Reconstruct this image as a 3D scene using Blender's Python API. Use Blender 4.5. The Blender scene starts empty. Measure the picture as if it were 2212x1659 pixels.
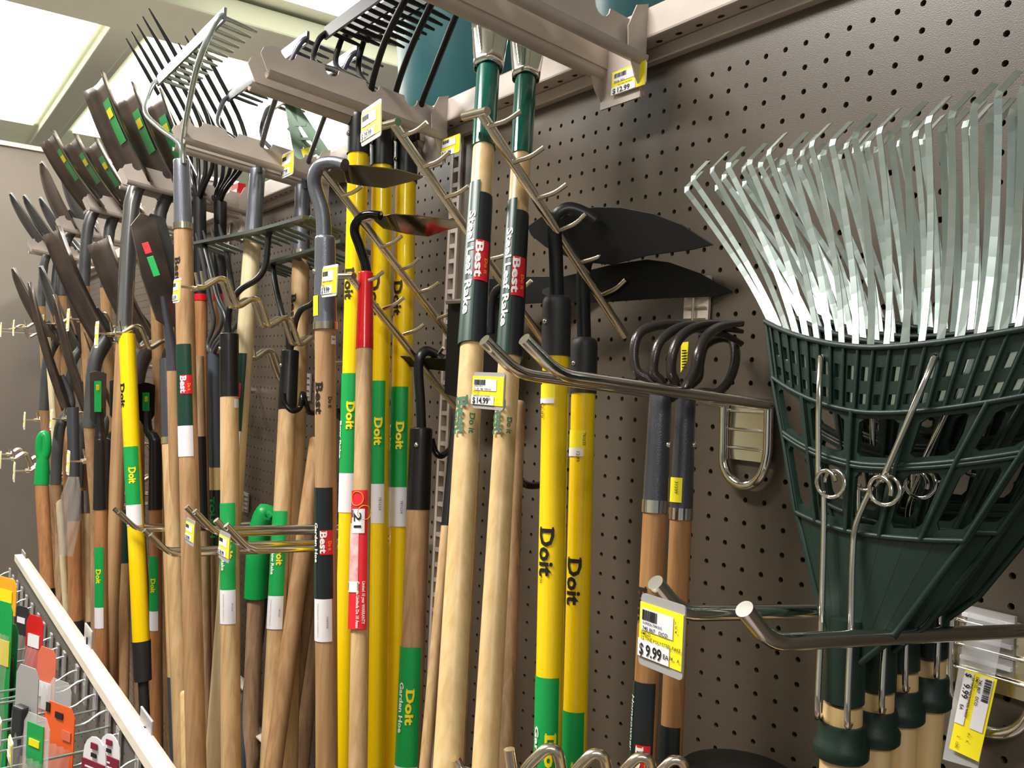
import bpy, bmesh, math, random
from mathutils import Vector as V, Matrix
random.seed(4)
SC = bpy.context.scene
COL = SC.collection

# ---------------------------------------------------------------- camera
EYE = V((0, -0.766, 1.55)); FP = 1899.0
RHO = math.atan(0.047); CR, SR = math.cos(RHO), math.sin(RHO)
YAW = math.radians(35.53)
FW = V((-math.cos(YAW), math.sin(YAW), 0)); RT = V((math.sin(YAW), math.cos(YAW), 0)); UP = V((0, 0, 1))
cam = bpy.data.cameras.new('camera'); cam_o = bpy.data.objects.new('camera', cam); COL.objects.link(cam_o)
cx = RT * CR + UP * SR; cy = -RT * SR + UP * CR; cz = -FW
M = Matrix((cx, cy, cz)).transposed().to_4x4(); M.translation = EYE
cam_o.matrix_world = M
cam.sensor_width = 36; cam.lens = FP / 2212 * 36; cam.clip_start = 0.02; cam.clip_end = 60
SC.camera = cam_o

# ---------------------------------------------------------------- world and light
w = bpy.data.worlds.new('world'); SC.world = w; w.use_nodes = True
w.node_tree.nodes['Background'].inputs[0].default_value = (0.93, 0.97, 1.0, 1)
w.node_tree.nodes['Background'].inputs[1].default_value = 0.2
def area(loc, sx, sy, power, color=(1, 0.98, 0.94), rot=(0, 0, 0)):
    l = bpy.data.lights.new('tube_light', 'AREA'); l.shape = 'RECTANGLE'; l.size = sx; l.size_y = sy
    l.energy = power; l.color = color
    o = bpy.data.objects.new('tube_light', l); COL.objects.link(o); o.location = loc; o.rotation_euler = rot
CEIL = 3.2
LAMPS = [(-1.3, -1.4), (-4.0, -1.15), (1.6, -1.8), (-5.9, -0.55), (-3.9, 1.55), (-8.3, -0.4)]
POW = [78, 84, 30, 60, 130, 40]
for (lx, ly), pw in zip(LAMPS, POW):
    area((lx, ly, CEIL - 0.12), 1.15, 0.3, pw)
SC.view_settings.view_transform = 'Standard'; SC.view_settings.look = 'None'
SC.view_settings.gamma = 1.0; SC.view_settings.exposure = 0.3
SC.view_settings.use_curve_mapping = False

# ---------------------------------------------------------------- photo pixel -> point at a real distance
def ray(u, v):
    dx = u - 1106.0; dy = v - 829.5
    a = dx * CR + dy * SR; b = -dx * SR + dy * CR
    return (FW * FP + RT * a - UP * b) / FP
def P(u, v, d): return EYE + ray(u, v) * d
def PY(u, v, yd):
    r = ray(u, v); return EYE + r * ((-yd - EYE.y) / r.y)
def PX(u, v, X):
    r = ray(u, v); return EYE + r * (X / r.x)
def PZ(u, v, z):
    r = ray(u, v); return EYE + r * ((z - EYE.z) / r.z)
def depth(p): return (p - EYE).dot(FW)

# ---------------------------------------------------------------- materials
def s2l(c):
    out = []
    for x in c:
        x /= 255.0
        out.append(x / 12.92 if x <= 0.04045 else ((x + 0.055) / 1.055) ** 2.4)
    return tuple(out) + (1,)
MATS = {}
def mat(name, rgb, rough=0.5, metal=0.0, kind=None, rgb2=None, scale=8, bump=0.0, coat=0.0, emit=0, alpha=1, aniso=None, spec=0.5):
    m = bpy.data.materials.new(name); m.use_nodes = True
    nt = m.node_tree; b = nt.nodes['Principled BSDF']
    b.inputs['Base Color'].default_value = s2l(rgb)
    b.inputs['Roughness'].default_value = rough; b.inputs['Metallic'].default_value = metal
    b.inputs['Coat Weight'].default_value = coat; b.inputs['Specular IOR Level'].default_value = spec
    if alpha < 1: b.inputs['Alpha'].default_value = alpha
    if emit:
        b.inputs['Emission Color'].default_value = s2l(rgb); b.inputs['Emission Strength'].default_value = emit
    N = nt.nodes.new; L = nt.links.new
    if kind == 'wood':
        tc = N('ShaderNodeTexCoord'); mp = N('ShaderNodeMapping'); mp.inputs['Scale'].default_value = (60, 60, 1.6)
        oi = N('ShaderNodeObjectInfo'); va = N('ShaderNodeVectorMath'); va.operation = 'ADD'
        L(tc.outputs['Object'], va.inputs[0]); L(oi.outputs['Random'], va.inputs[1]); L(va.outputs[0], mp.inputs[0])
        n = N('ShaderNodeTexNoise'); n.inputs['Scale'].default_value = 2.2; n.inputs['Detail'].default_value = 5; n.inputs['Distortion'].default_value = 0.6
        L(mp.outputs[0], n.inputs[0])
        cr = N('ShaderNodeValToRGB'); cr.color_ramp.elements[0].color = s2l(rgb2); cr.color_ramp.elements[1].color = s2l(rgb)
        cr.color_ramp.elements[0].position = 0.32; cr.color_ramp.elements[1].position = 0.62
        L(n.outputs[0], cr.inputs[0])
        n2 = N('ShaderNodeTexNoise'); n2.inputs['Scale'].default_value = 9; n2.inputs['Detail'].default_value = 2
        L(tc.outputs['Object'], n2.inputs[0])
        mx = N('ShaderNodeMix'); mx.data_type = 'RGBA'; mx.blend_type = 'MULTIPLY'; mx.inputs[0].default_value = 0.35
        L(cr.outputs[0], mx.inputs[6]); L(n2.outputs[0], mx.inputs[7]); L(mx.outputs[2], b.inputs['Base Color'])
    elif kind == 'noise':
        tc = N('ShaderNodeTexCoord'); n = N('ShaderNodeTexNoise'); n.inputs['Scale'].default_value = scale; n.inputs['Detail'].default_value = 4
        L(tc.outputs['Object'], n.inputs[0])
        cr = N('ShaderNodeValToRGB'); cr.color_ramp.elements[0].color = s2l(rgb2 or rgb); cr.color_ramp.elements[1].color = s2l(rgb)
        cr.color_ramp.elements[0].position = 0.35; cr.color_ramp.elements[1].position = 0.65
        L(n.outputs[0], cr.inputs[0]); L(cr.outputs[0], b.inputs['Base Color'])
    if bump:
        tc = N('ShaderNodeTexCoord'); n3 = N('ShaderNodeTexNoise'); n3.inputs['Scale'].default_value = 900 if kind != 'hammer' else 250
        bp = N('ShaderNodeBump'); bp.inputs['Strength'].default_value = bump; bp.inputs['Distance'].default_value = 0.0006
        L(tc.outputs['Object'], n3.inputs[0]); L(n3.outputs[0], bp.inputs['Height']); L(bp.outputs[0], b.inputs['Normal'])
    MATS[name] = m; return m
mat('peg', (88, 78, 68), 0.36, kind='noise', rgb2=(83, 73, 63), scale=5, bump=0.25)
mat('endwall', (112, 103, 93), 0.6, kind='noise', rgb2=(105, 97, 88), scale=3)
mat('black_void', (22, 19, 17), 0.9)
mat('beige', (196, 182, 172), 0.33, kind='noise', rgb2=(186, 173, 163), scale=20)
mat('ceil', (238, 240, 222), 0.8, kind='noise', rgb2=(228, 232, 212), scale=2)
mat('beam', (188, 188, 176), 0.6)
mat('floor', (120, 112, 104), 0.5, kind='noise', rgb2=(100, 94, 88), scale=4)
mat('diffuser', (255, 253, 240), 0.6, emit=9)
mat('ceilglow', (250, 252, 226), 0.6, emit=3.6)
mat('wood_tan', (230, 194, 144), 0.38, kind='wood', rgb2=(208, 166, 116))
mat('wood_pale', (240, 206, 150), 0.36, kind='wood', rgb2=(224, 186, 126))
mat('wood_brown', (202, 162, 118), 0.38, kind='wood', rgb2=(180, 136, 94))
mat('wood_orange', (196, 140, 92), 0.34, kind='wood', rgb2=(172, 114, 70))
mat('wood_cream', (240, 222, 180), 0.36, kind='wood', rgb2=(224, 202, 156))
mat('wood_dull', (186, 150, 116), 0.55, kind='wood', rgb2=(150, 118, 88))
mat('wood_cultiv', (190, 140, 90), 0.36, kind='wood', rgb2=(164, 114, 68))
mat('yellow', (255, 216, 10), 0.22, coat=0.4)
mat('black', (24, 24, 26), 0.34, bump=0.1)
mat('black_matte', (38, 38, 41), 0.5, bump=0.4)
mat('black_gloss', (14, 14, 16), 0.16)
mat('blade', (13, 12, 13), 0.45, spec=0.3, bump=0.2)
mat('blade_gloss', (140, 128, 104), 0.1, metal=0.95)
mat('blade_brown', (104, 88, 78), 0.38, metal=0.45, kind='noise', rgb2=(78, 68, 64), scale=14)
mat('blade_grey', (92, 92, 92), 0.42, metal=0.3, kind='noise', rgb2=(70, 70, 72), scale=10)
mat('cultiv', (58, 52, 50), 0.24, metal=0.35, bump=0.3)
mat('grey_hammer', (122, 124, 134), 0.25, metal=0.55, bump=0.5, coat=0.3)
mat('grey_dark', (84, 84, 92), 0.28, metal=0.5, bump=0.5, coat=0.3)
mat('chrome', (228, 224, 218), 0.12, metal=1.0)
mat('nickel', (228, 216, 196), 0.22, metal=1.0)
mat('steel_socket', (168, 166, 168), 0.24, metal=0.9)
mat('galv', (206, 216, 214), 0.27, metal=0.95, kind='noise', rgb2=(186, 200, 196), scale=30)
mat('rake_green', (14, 38, 29), 0.46, bump=0.2)
mat('tube_green', (0, 88, 74), 0.16, coat=0.6)
mat('label_black', (24, 32, 36), 0.38)
mat('label_darkgreen', (18, 58, 44), 0.38)
mat('label_green', (20, 160, 78), 0.35)
mat('label_white', (236, 232, 236), 0.45)
mat('white_plastic', (240, 238, 236), 0.35)
mat('grip_green', (10, 160, 76), 0.35)
mat('red', (212, 24, 34), 0.25, coat=0.3)
mat('red_label', (226, 34, 50), 0.4)
mat('torn_paper', (226, 196, 196), 0.8, kind='noise', rgb2=(214, 140, 140), scale=60)
mat('ink_yellow', (250, 226, 20), 0.5)
mat('ink_white', (245, 245, 240), 0.5)
mat('ink_black', (24, 22, 22), 0.5)
mat('ink_darkgreen', (40, 100, 70), 0.5)
mat('ink_orange', (250, 170, 30), 0.5)
mat('ink_red', (222, 28, 44), 0.4)
mat('ink_grey', (110, 108, 120), 0.5)
mat('tag_yellow', (255, 236, 40), 0.45)
mat('tag_grey', (168, 164, 162), 0.3)
mat('tag_white', (240, 236, 240), 0.45)
mat('clear', (225, 225, 225), 0.08, alpha=0.35, coat=0.5)
mat('bag', (190, 180, 172), 0.12, alpha=0.28, coat=0.6, bump=0.5)
mat('rake_bar', (112, 124, 118), 0.3, metal=0.7)  # pale green tone carries the ceiling's reflection on the dark rake heads
mat('teal', (34, 88, 92), 0.4, kind='noise', rgb2=(28, 76, 82), scale=6)
mat('cyan', (70, 180, 200), 0.3)
mat('pale_green', (120, 144, 124), 0.45)
mat('orange', (236, 96, 36), 0.4)
mat('maroon', (130, 26, 52), 0.45)
mat('rail_white', (238, 226, 206), 0.3)
mat('panel', (104, 98, 90), 0.5)
mat('blue_grey', (66, 74, 84), 0.35)
mat('rust', (220, 110, 80), 0.5)

# ---------------------------------------------------------------- mesh builder
class MB:
    def __init__(s): s.v = []; s.f = []; s.sm = []
    def add(s, vs, fs, smooth=False):
        o = len(s.v); s.v += [V(x) for x in vs]
        for f in fs: s.f.append([o + i for i in f]); s.sm.append(smooth)
        return s
    def box(s, c, d, R=None):
        c = V(c); hx, hy, hz = d[0] / 2, d[1] / 2, d[2] / 2
        p = [V((x, y, z)) for x in (-hx, hx) for y in (-hy, hy) for z in (-hz, hz)]
        if R is not None: p = [R @ q for q in p]
        return s.add([c + q for q in p], [(0, 1, 3, 2), (4, 6, 7, 5), (0, 4, 5, 1), (2, 3, 7, 6), (0, 2, 6, 4), (1, 5, 7, 3)])
    def prism(s, pts, off):
        pts = [V(p) for p in pts]; n = len(pts); off = V(off)
        return s.add(pts + [p + off for p in pts], [tuple(range(n))[::-1], tuple(range(n, 2 * n))] + [(i, (i + 1) % n, n + (i + 1) % n, n + i) for i in range(n)])
    def sweep(s, pts, sec, up=None, smooth=True, caps=True, closed=False):
        pts = [V(p) for p in pts]; n = len(pts)
        T = []
        for i in range(n):
            if closed: t = pts[(i + 1) % n] - pts[i - 1]
            else: t = pts[min(i + 1, n - 1)] - pts[max(i - 1, 0)]
            T.append(t.normalized() if t.length > 1e-9 else V((0, 0, 1)))
        if up is None:
            up = V((0, 0, 1)) if abs(T[0].z) < 0.9 else V((1, 0, 0))
        N = (V(up) - T[0] * V(up).dot(T[0])).normalized()
        vs = []
        for i in range(n):
            N = (N - T[i] * N.dot(T[i])).normalized(); B = T[i].cross(N)
            ss = sec(i) if callable(sec) else sec
            for a, b in ss: vs.append(pts[i] + N * a + B * b)
        k = len(ss); fs = []
        for i in range(n if closed else n - 1):
            j = (i + 1) % n
            for q in range(k):
                r = (q + 1) % k; fs.append((i * k + q, j * k + q, j * k + r, i * k + r))
        s.add(vs, fs, smooth)
        if caps and not closed:
            s.add(vs[:k], [tuple(range(k))]); s.add(vs[-k:], [tuple(range(k))[::-1]])
        return s
    def tube(s, pts, r, n=10, closed=False, caps=True):
        c = [(math.cos(2 * math.pi * i / n), math.sin(2 * math.pi * i / n)) for i in range(n)]
        if isinstance(r, (list, tuple)): f = lambda i: [(a * r[i], b * r[i]) for a, b in c]
        else: f = [(a * r, b * r) for a, b in c]
        return s.sweep(pts, f, closed=closed, caps=caps)
    def bar(s, pts, wd, th, up, smooth=False):
        return s.sweep(pts, [(th / 2, wd / 2), (-th / 2, wd / 2), (-th / 2, -wd / 2), (th / 2, -wd / 2)], up=up, smooth=smooth)
    def grid(s, fn, nu, nv, th=0, smooth=True):
        vs = [V(fn(i / nu, j / nv)) for j in range(nv + 1) for i in range(nu + 1)]; k = nu + 1
        fs = [(j * k + i, j * k + i + 1, (j + 1) * k + i + 1, (j + 1) * k + i) for j in range(nv) for i in range(nu)]
        s.add(vs, fs, smooth)
        return s
CNT = {}
def obj(name, mb, m, parent=None, solid=0, bevel=0):
    me = bpy.data.meshes.new(name)
    off = parent_world(parent)
    me.from_pydata([tuple(p - off) for p in mb.v], [], mb.f)
    me.polygons.foreach_set('use_smooth', mb.sm)
    me.materials.append(MATS[m] if isinstance(m, str) else m)
    me.update()
    o = bpy.data.objects.new(name, me); COL.objects.link(o); o.parent = parent
    if solid:
        md = o.modifiers.new('s', 'SOLIDIFY'); md.thickness = solid; md.offset = 0
    if bevel:
        md = o.modifiers.new('b', 'BEVEL'); md.width = bevel; md.segments = 2; md.limit_method = 'ANGLE'
    return o
def parent_world(o):
    t = V((0, 0, 0))
    while o is not None: t = t + V(o.location); o = o.parent
    return t
def tag(o, label, cat, group=None, kind=None):
    if label: o['label'] = label
    if cat: o['category'] = cat
    if group: o['group'] = group
    if kind: o['kind'] = kind
    return o
def thing(name, loc, label, cat, group=None):
    o = bpy.data.objects.new(name, None); COL.objects.link(o); o.location = loc; o.empty_display_size = 0.05
    return tag(o, label, cat, group)
def copy_tree(o, delta, label, parent=None):
    c = o.copy(); COL.objects.link(c); c.parent = parent
    if parent is None: c.location = V(o.location) + V(delta); c['label'] = label
    for ch in list(o.children): copy_tree(ch, None, None, c)
    return c
def struct(name, mb, m, **k):
    o = obj(name, mb, m, **k); o['kind'] = 'structure'; return o
def spline(pts, n=6):
    pts = [V(p) for p in pts]
    out = []
    for i in range(len(pts) - 1):
        p0 = pts[max(i - 1, 0)]; p1 = pts[i]; p2 = pts[i + 1]; p3 = pts[min(i + 2, len(pts) - 1)]
        for k in range(n):
            t = k / n
            out.append(0.5 * ((2 * p1) + (p2 - p0) * t + (2 * p0 - 5 * p1 + 4 * p2 - p3) * t * t + (3 * p1 - p0 - 3 * p2 + p3) * t ** 3))
    out.append(pts[-1]); return out
def rounded(pts, r=0.008, n=3):
    """polyline with small rounded bends"""
    pts = [V(p) for p in pts]; out = [pts[0]]
    for i in range(1, len(pts) - 1):
        a = pts[i - 1] - pts[i]; b = pts[i + 1] - pts[i]
        q = min(r, a.length * 0.45, b.length * 0.45); a.normalize(); b.normalize()
        A = pts[i] + a * q; B = pts[i] + b * q
        for k in range(n + 1):
            t = k / n; out.append(A * (1 - t) ** 2 + pts[i] * 2 * t * (1 - t) + B * t * t)
    out.append(pts[-1]); return out

# ---------------------------------------------------------------- lettering
TXT = {}
def text_mesh(txt, bold=0.0, shear=0.0):
    key = (txt, bold, shear)
    if key in TXT: return TXT[key]
    cu = bpy.data.curves.new('t', 'FONT'); cu.body = txt; cu.size = 1; cu.offset = bold; cu.shear = shear; cu.resolution_u = 2
    ob = bpy.data.objects.new('t', cu); COL.objects.link(ob)
    bpy.context.view_layer.update()
    dg = bpy.context.evaluated_depsgraph_get()
    me = bpy.data.meshes.new_from_object(ob.evaluated_get(dg))
    bm = bmesh.new(); bm.from_mesh(me)
    for i in range(-1, 7):
        bmesh.ops.bisect_plane(bm, geom=bm.verts[:] + bm.edges[:] + bm.faces[:], plane_co=(0, i * 0.14, 0), plane_no=(0, 1, 0))
    vs = [(p.co.x, p.co.y) for p in bm.verts]; bm.verts.index_update()
    fs = [tuple(p.index for p in f.verts) for f in bm.faces]
    bm.free(); bpy.data.objects.remove(ob); bpy.data.curves.remove(cu); bpy.data.meshes.remove(me)
    x0 = min(a for a, b in vs); x1 = max(a for a, b in vs)
    vs = [(a - x0, b) for a, b in vs]
    TXT[key] = (vs, fs, x1 - x0); return TXT[key]
def flat_text(mb, txt, p0, ex, ey, size, bold=0.0, width=None, shear=0):
    """text starting at p0, reading along ex, letters up along ey"""
    vs, fs, wd = text_mesh(txt, bold, shear)
    sx = size if width is None else width / wd
    mb.add([p0 + ex * (a * sx) + ey * (b * size) for a, b in vs], fs)

# ---------------------------------------------------------------- a handle: straight round stick through photo points
class H:
    def __init__(s, name, label, cat, group, top, bot, d, wpx, zmin=0.1, base=None):
        s.u0, s.v0 = top; s.u1, s.v1 = bot; s.d0, s.d1 = d; s.w0, s.w1 = wpx
        s.A = P(*top, d[0]); s.B = P(*bot, d[1])
        s.D = (s.B - s.A).normalized()
        s.rA = s.w0 * d[0] / FP / 2; s.rB = s.w1 * d[1] / FP / 2
        if s.B.z > zmin:
            k = (s.A.z - zmin) / (s.A.z - s.B.z)
            s.E = s.A + (s.B - s.A) * k
        else: s.E = s.B
        s.root = thing(name, s.E, label, cat, group)
        s.labs = []; s.fer = None
    def at(s, v):
        t = (v - s.v0) / (s.v1 - s.v0)
        iz = (1 - t) / s.d0 + t / s.d1
        return P(s.u0 + t * (s.u1 - s.u0), v, 1 / iz)
    def r(s, v):
        q = (s.at(v) - s.A).length / (s.B - s.A).length
        return s.rA + (s.rB - s.rA) * max(0, min(1.15, q))
    def seg(s, name, m, v0, v1=None, k=1.0, k1=None, dome=0, n=30, label=None):
        a = s.at(v0); b = s.E if v1 is None else s.at(v1)
        ra = s.r(v0) * k; rb = (s.rB if v1 is None else s.r(v1)) * (k if k1 is None else k1)
        if v1 is None: rb = min(rb, ra * 1.15)
        pts = []; rr = []
        if dome:
            for q in range(5):
                an = q / 4 * math.pi / 2
                pts.append(a + s.D * (dome * (1 - math.sin(an)))); rr.append(ra * max(0.25, math.cos(an) * 0.25 + 0.0) if False else ra * (0.72 + 0.28 * math.sqrt(max(0, 1 - ((1 - (1 - math.sin(an)))) ** 2))))
            pts = [a + s.D * dome * t for t in (0, 0.12, 0.35, 0.7, 1)]; rr = [ra * t for t in (0.7, 0.85, 0.95, 0.99, 1)]
        else: pts = [a]; rr = [ra]
        m_ = 8
        st = pts[-1]
        for i in range(1, m_ + 1):
            t = i / m_; pts.append(st.lerp(b, t)); rr.append(ra + (rb - ra) * t)
        mb = MB().tube(pts, rr, n)
        o = obj(name, mb, m, s.root)
        if label: o['label'] = label
        if name in ('ferrule', 'socket'): s.fer = o
        return o
    def frame(s, p):
        c = EYE - p; c = (c - s.D * c.dot(s.D)).normalized()
        rt = s.D.cross(c)
        if rt.dot(RT) < 0: rt = -rt
        return c, rt
    def wrap(s, v, x, y, lift, k=1.0):
        p = s.at(v) + s.D * x; c, rt = s.frame(s.at(v)); r = s.r(v) * k + lift
        an = y / r
        return p + c * (r * math.cos(an)) + rt * (r * math.sin(an))
    def label(s, name, m, v0, v1, a0=-1.7, a1=0.75, lift=0.0006, k=1.0, label=None):
        n = 14; a = s.at(v0); b = s.at(v1); c, rt = s.frame((a + b) / 2)
        ra = s.r(v0) * k + lift; rb = s.r(v1) * k + lift
        def fn(i, j):
            an = a0 + (a1 - a0) * i; r = ra + (rb - ra) * j
            return a.lerp(b, j) + c * (r * math.cos(an)) + rt * (r * math.sin(an))
        o = obj(name, MB().grid(fn, n, 6), m, s.root)
        if label: o['label'] = label
        s.labs.append((v0, v1, o))
        return o
    def host(s, v):
        for a, b, o in s.labs[::-1]:
            if min(a, b) - 4 <= v <= max(a, b) and o.name.split('.')[0] in ('label_sleeve', 'logo_patch', 'price_sticker', 'size_sticker', 'barcode_sticker'): return o
        return s.root
    def text(s, txt, v, size, off=0.0, m='ink_white', bold=0.02, lift=0.0012, k=1.0, wide=1.0, vend=None, shear=0, mirror=False):
        """off: angle offset (radians) of the letters' base line, + is to the right"""
        vs, fs, wd = text_mesh(txt, bold, shear)
        base = s.at(v); c, rt = s.frame(base); r = s.r(v) * k + lift
        L = wd * size * wide if vend is None else (s.at(vend) - base).length
        vs = list(vs); fs = list(fs)
        if txt in ('Doit', 'Do it', 'Best'):
            for y0 in (0.0, 0.60):
                o_ = len(vs); vs += [(-0.07, y0), (0.2, y0), (0.2, y0 + 0.05), (-0.07, y0 + 0.05), (-0.07, y0 + 0.09), (0.2, y0 + 0.09)]; fs += [(o_, o_ + 1, o_ + 2, o_ + 3), (o_ + 3, o_ + 2, o_ + 5, o_ + 4)]
        lift = lift
        mb = MB(); tot = (s.B - s.A).length; slope = (s.rB - s.rA) / tot * k
        R = lambda x: r + max(0, slope) * (x / wd * L)
        mb.add([base + s.D * (x / wd * L) + c * (R(x) * math.cos(off + y * size / r)) + rt * (R(x) * math.sin(off + y * size / r)) for x, y in vs], fs)
        return obj('lettering', mb, m, s.host(v))
    def best(s, v0, v1, a0=-0.5, a1=0.75):
        """red patch with the two-word mark"""
        s.label('logo_patch', 'ink_red', v0, v1, a0, a1, lift=0.0012)
        hgt = s.r(v0) * (a1 - a0)
        s.text('Best', v0 + (v1 - v0) * 0.06, hgt * 0.78, a0 + 0.06, 'ink_white', 0.03, 0.0018, vend=v0 + (v1 - v0) * 0.94)
        s.text('Do it', v0 + (v1 - v0) * 0.45, hgt * 0.36, a0 + (a1 - a0) * 0.64, 'ink_orange', 0.02, 0.002, vend=v0 + (v1 - v0) * 0.83)
    def rivet(s, v, a, r=0.004, m='chrome'):
        p = s.at(v); c, rt = s.frame(p); R = s.r(v) * 1.06
        q = p + c * (R * math.cos(a)) + rt * (R * math.sin(a)); nrm = (q - p).normalized()
        obj('rivet', MB().tube([q - nrm * 0.002, q + nrm * 0.0012, q + nrm * 0.0024, q + nrm * 0.003], [r, r, r * 0.7, r * 0.2], 10), m, s.fer or s.root)
# ================================================================ SETTING
XL = -4.6; XR = 0.75; ZT = EYE.z + 0.425; ZB = 0.15
def peg_panel(x0, x1, z0, z1, y, gx, gz, sp=0.0254, r=0.0031, th=0.006, sign=1):
    """sheet with real punched holes (octagons with a short inner wall)"""
    mb = MB(); vs = []; fs = []
    i0 = math.ceil((x0 - gx) / sp + 0.5); i1 = math.floor((x1 - gx) / sp - 0.5)
    j0 = math.ceil((z0 - gz) / sp + 0.5); j1 = math.floor((z1 - gz) / sp - 0.5)
    oc = [(math.cos(math.pi / 4 * k + math.pi / 8), math.sin(math.pi / 4 * k + math.pi / 8)) for k in range(8)]
    h = sp / 2
    sq = [(h, h * 0.414), (h * 0.414, h), (-h * 0.414, h), (-h, h * 0.414), (-h, -h * 0.414), (-h * 0.414, -h), (h * 0.414, -h), (h, -h * 0.414)]
    co = {1: (h, h), 3: (-h, h), 5: (-h, -h), 7: (h, -h)}
    for i in range(i0, i1 + 1):
        for j in range(j0, j1 + 1):
            cx_, cz_ = gx + i * sp, gz + j * sp; o = len(vs)
            for a, b in oc: vs.append((cx_ + a * r, y, cz_ + b * r))
            for a, b in oc: vs.append((cx_ + a * r, y + th * sign, cz_ + b * r))
            for a, b in sq: vs.append((cx_ + a, y, cz_ + b))
            for a, b in ((h, h), (-h, h), (-h, -h), (h, -h)): vs.append((cx_ + a, y, cz_ + b))
            for k in range(8):
                n = (k + 1) % 8
                fs.append((o + k, o + n, o + 8 + n, o + 8 + k))
                if k in (0, 2, 4, 6):
                    fs.append((o + k, o + 16 + k, o + 24 + k // 2, o + 16 + n, o + n))
                else: fs.append((o + k, o + 16 + k, o + 16 + n, o + n))
    mb.add(vs, fs)
    ax0 = gx + i0 * sp - h; ax1 = gx + i1 * sp + h; az0 = gz + j0 * sp - h; az1 = gz + j1 * sp + h
    def q(a, b, c, d):
        if b > a and d > c: mb.add([(a, y, c), (b, y, c), (b, y, d), (a, y, d)], [(0, 1, 2, 3)])
    q(x0, ax0, z0, z1); q(ax1, x1, z0, z1); q(ax0, ax1, z0, az0); q(ax0, ax1, az1, z1)
    return mb
g = PY(1514.5, 1453.6, 0)
UPX = [PY(968, 800, 0).x, PY(1500, 660, 0).x, PY(968, 800, 0).x - 1.2, PY(968, 800, 0).x - 2.4]
xs = [XL, UPX[0] - 2.4, UPX[0] - 1.2, UPX[0], XR]
for i in range(4):
    a, b = xs[i] + (0.016 if i else 0), xs[i + 1] - (0.016 if i < 3 else 0)
    struct('wall_back', peg_panel(a, b, ZB, ZT - 0.02, 0.0, g.x, g.z), 'peg')
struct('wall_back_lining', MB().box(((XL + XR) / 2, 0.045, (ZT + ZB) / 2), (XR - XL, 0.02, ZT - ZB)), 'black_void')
for x in xs[1:4]:
    mb = MB()
    for s in (-1, 1): mb.box((x + s * 0.012, 0.001, (ZT + ZB) / 2), (0.007, 0.01, ZT - ZB))
    z = ZB
    while z < ZT:
        mb.box((x, 0.001, z), (0.018, 0.009, 0.007)); z += 0.0254
    mb.box((x - 0.0005, 0.012, (ZT + ZB) / 2), (0.03, 0.002, ZT - ZB))
    struct('slotted_upright', mb, 'beige')
# top rail (a real channel with holes shown underneath)
mb = MB(); mb.box(((XL + XR) / 2, -0.012, ZT + 0.016), (XR - XL, 0.05, 0.038)); struct('top_rail', mb, 'beige', bevel=0.003)
mb = MB(); mb.box(((XL + XR) / 2, -0.004, ZT - 0.012), (XR - XL, 0.014, 0.016)); struct('trim_1', mb, 'beige')
mb = MB(); x = XL + 0.02
while x < XR:
    c = [(x + 0.005 * math.cos(a / 8 * 6.283), -0.02 + 0.003 * math.sin(a / 8 * 6.283), ZT - 0.0035) for a in range(8)]
    mb.add(c, [tuple(range(8))]); x += 0.032
struct('rail_holes', mb, 'black_void')
struct('shelf_top', MB().box(((XL + XR) / 2, 0.24, ZT + 0.02), (XR - XL, 0.44, 0.012)), 'beige')
struct('shelf_base', MB().box(((XL + XR) / 2, -0.22, 0.05), (XR - XL, 0.5, 0.1)), 'beige')
struct('floor', MB().box((-4, -1.5, -0.02), (14, 9, 0.04)), 'floor')
# end wall: panels with a seam, its top open to the room beyond
EZ = EYE.z + 0.97
zs = PX(45, 718, XL).z
struct('wall_left', MB().box((XL - 0.03, -1.6, (zs - 0.002) / 2), (0.06, 4.6, zs - 0.002)), 'endwall')
struct('wall_left_upper', MB().box((XL - 0.03, -1.6, (zs + 0.002 + EZ) / 2), (0.06, 4.6, EZ - zs - 0.002)), 'endwall')
struct('trim_2', MB().box((XL - 0.03, -1.6, EZ + 0.01), (0.08, 4.6, 0.02)), 'beige')
struct('wall_far', MB().box((-10.9, -1, 1.6), (0.1, 9, 3.3)), 'ceil')
struct('wall_right', MB().box((-4, -5.9, 1.6), (14, 0.1, 3.3)), 'ceil')
struct('ceiling', MB().box((-4, -1, CEIL + 0.03), (14, 10, 0.04)), 'ceil')
# ceiling beams, and glowing sheets between them for the overexposed white ceiling
bm_y = PZ(178, 190, CEIL - 0.04).y
struct('ceiling_beam', MB().box((-4, bm_y, CEIL - 0.01), (14, 0.13, 0.06)), 'beam', bevel=0.006)
struct('ceiling_beam_dark', MB().box((-4, bm_y + 0.085, CEIL - 0.002), (14, 0.03, 0.05)), 'beam')
bx = PZ(150, 38, CEIL - 0.11).x; bxn = PZ(420, 22, CEIL - 0.11).x
struct('ceiling_beam_cross', MB().box(((bx + bxn) / 2, -1, CEIL - 0.06), (bxn - bx, 9.5, 0.1)), 'beam', bevel=0.01)
struct('ceiling_beam_along', MB().box((-4, bm_y + 2.2, CEIL - 0.03), (14, 0.14, 0.1)), 'beam', bevel=0.01)
def lampbox(lx, ly, label):
    t = thing('ceiling_light', (lx, ly, CEIL), label, 'ceiling light', 'fluorescent ceiling lights')
    mb = MB().box((lx, ly, CEIL - 0.03), (1.24, 0.36, 0.05)); obj('housing', mb, 'white_plastic', t)
    for s in (-0.1, 0.1):
        obj('fluorescent_tube', MB().tube([(lx - 0.58, ly + s, CEIL - 0.075), (lx + 0.58, ly + s, CEIL - 0.075)], 0.016, 12), 'diffuser', t)
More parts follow.
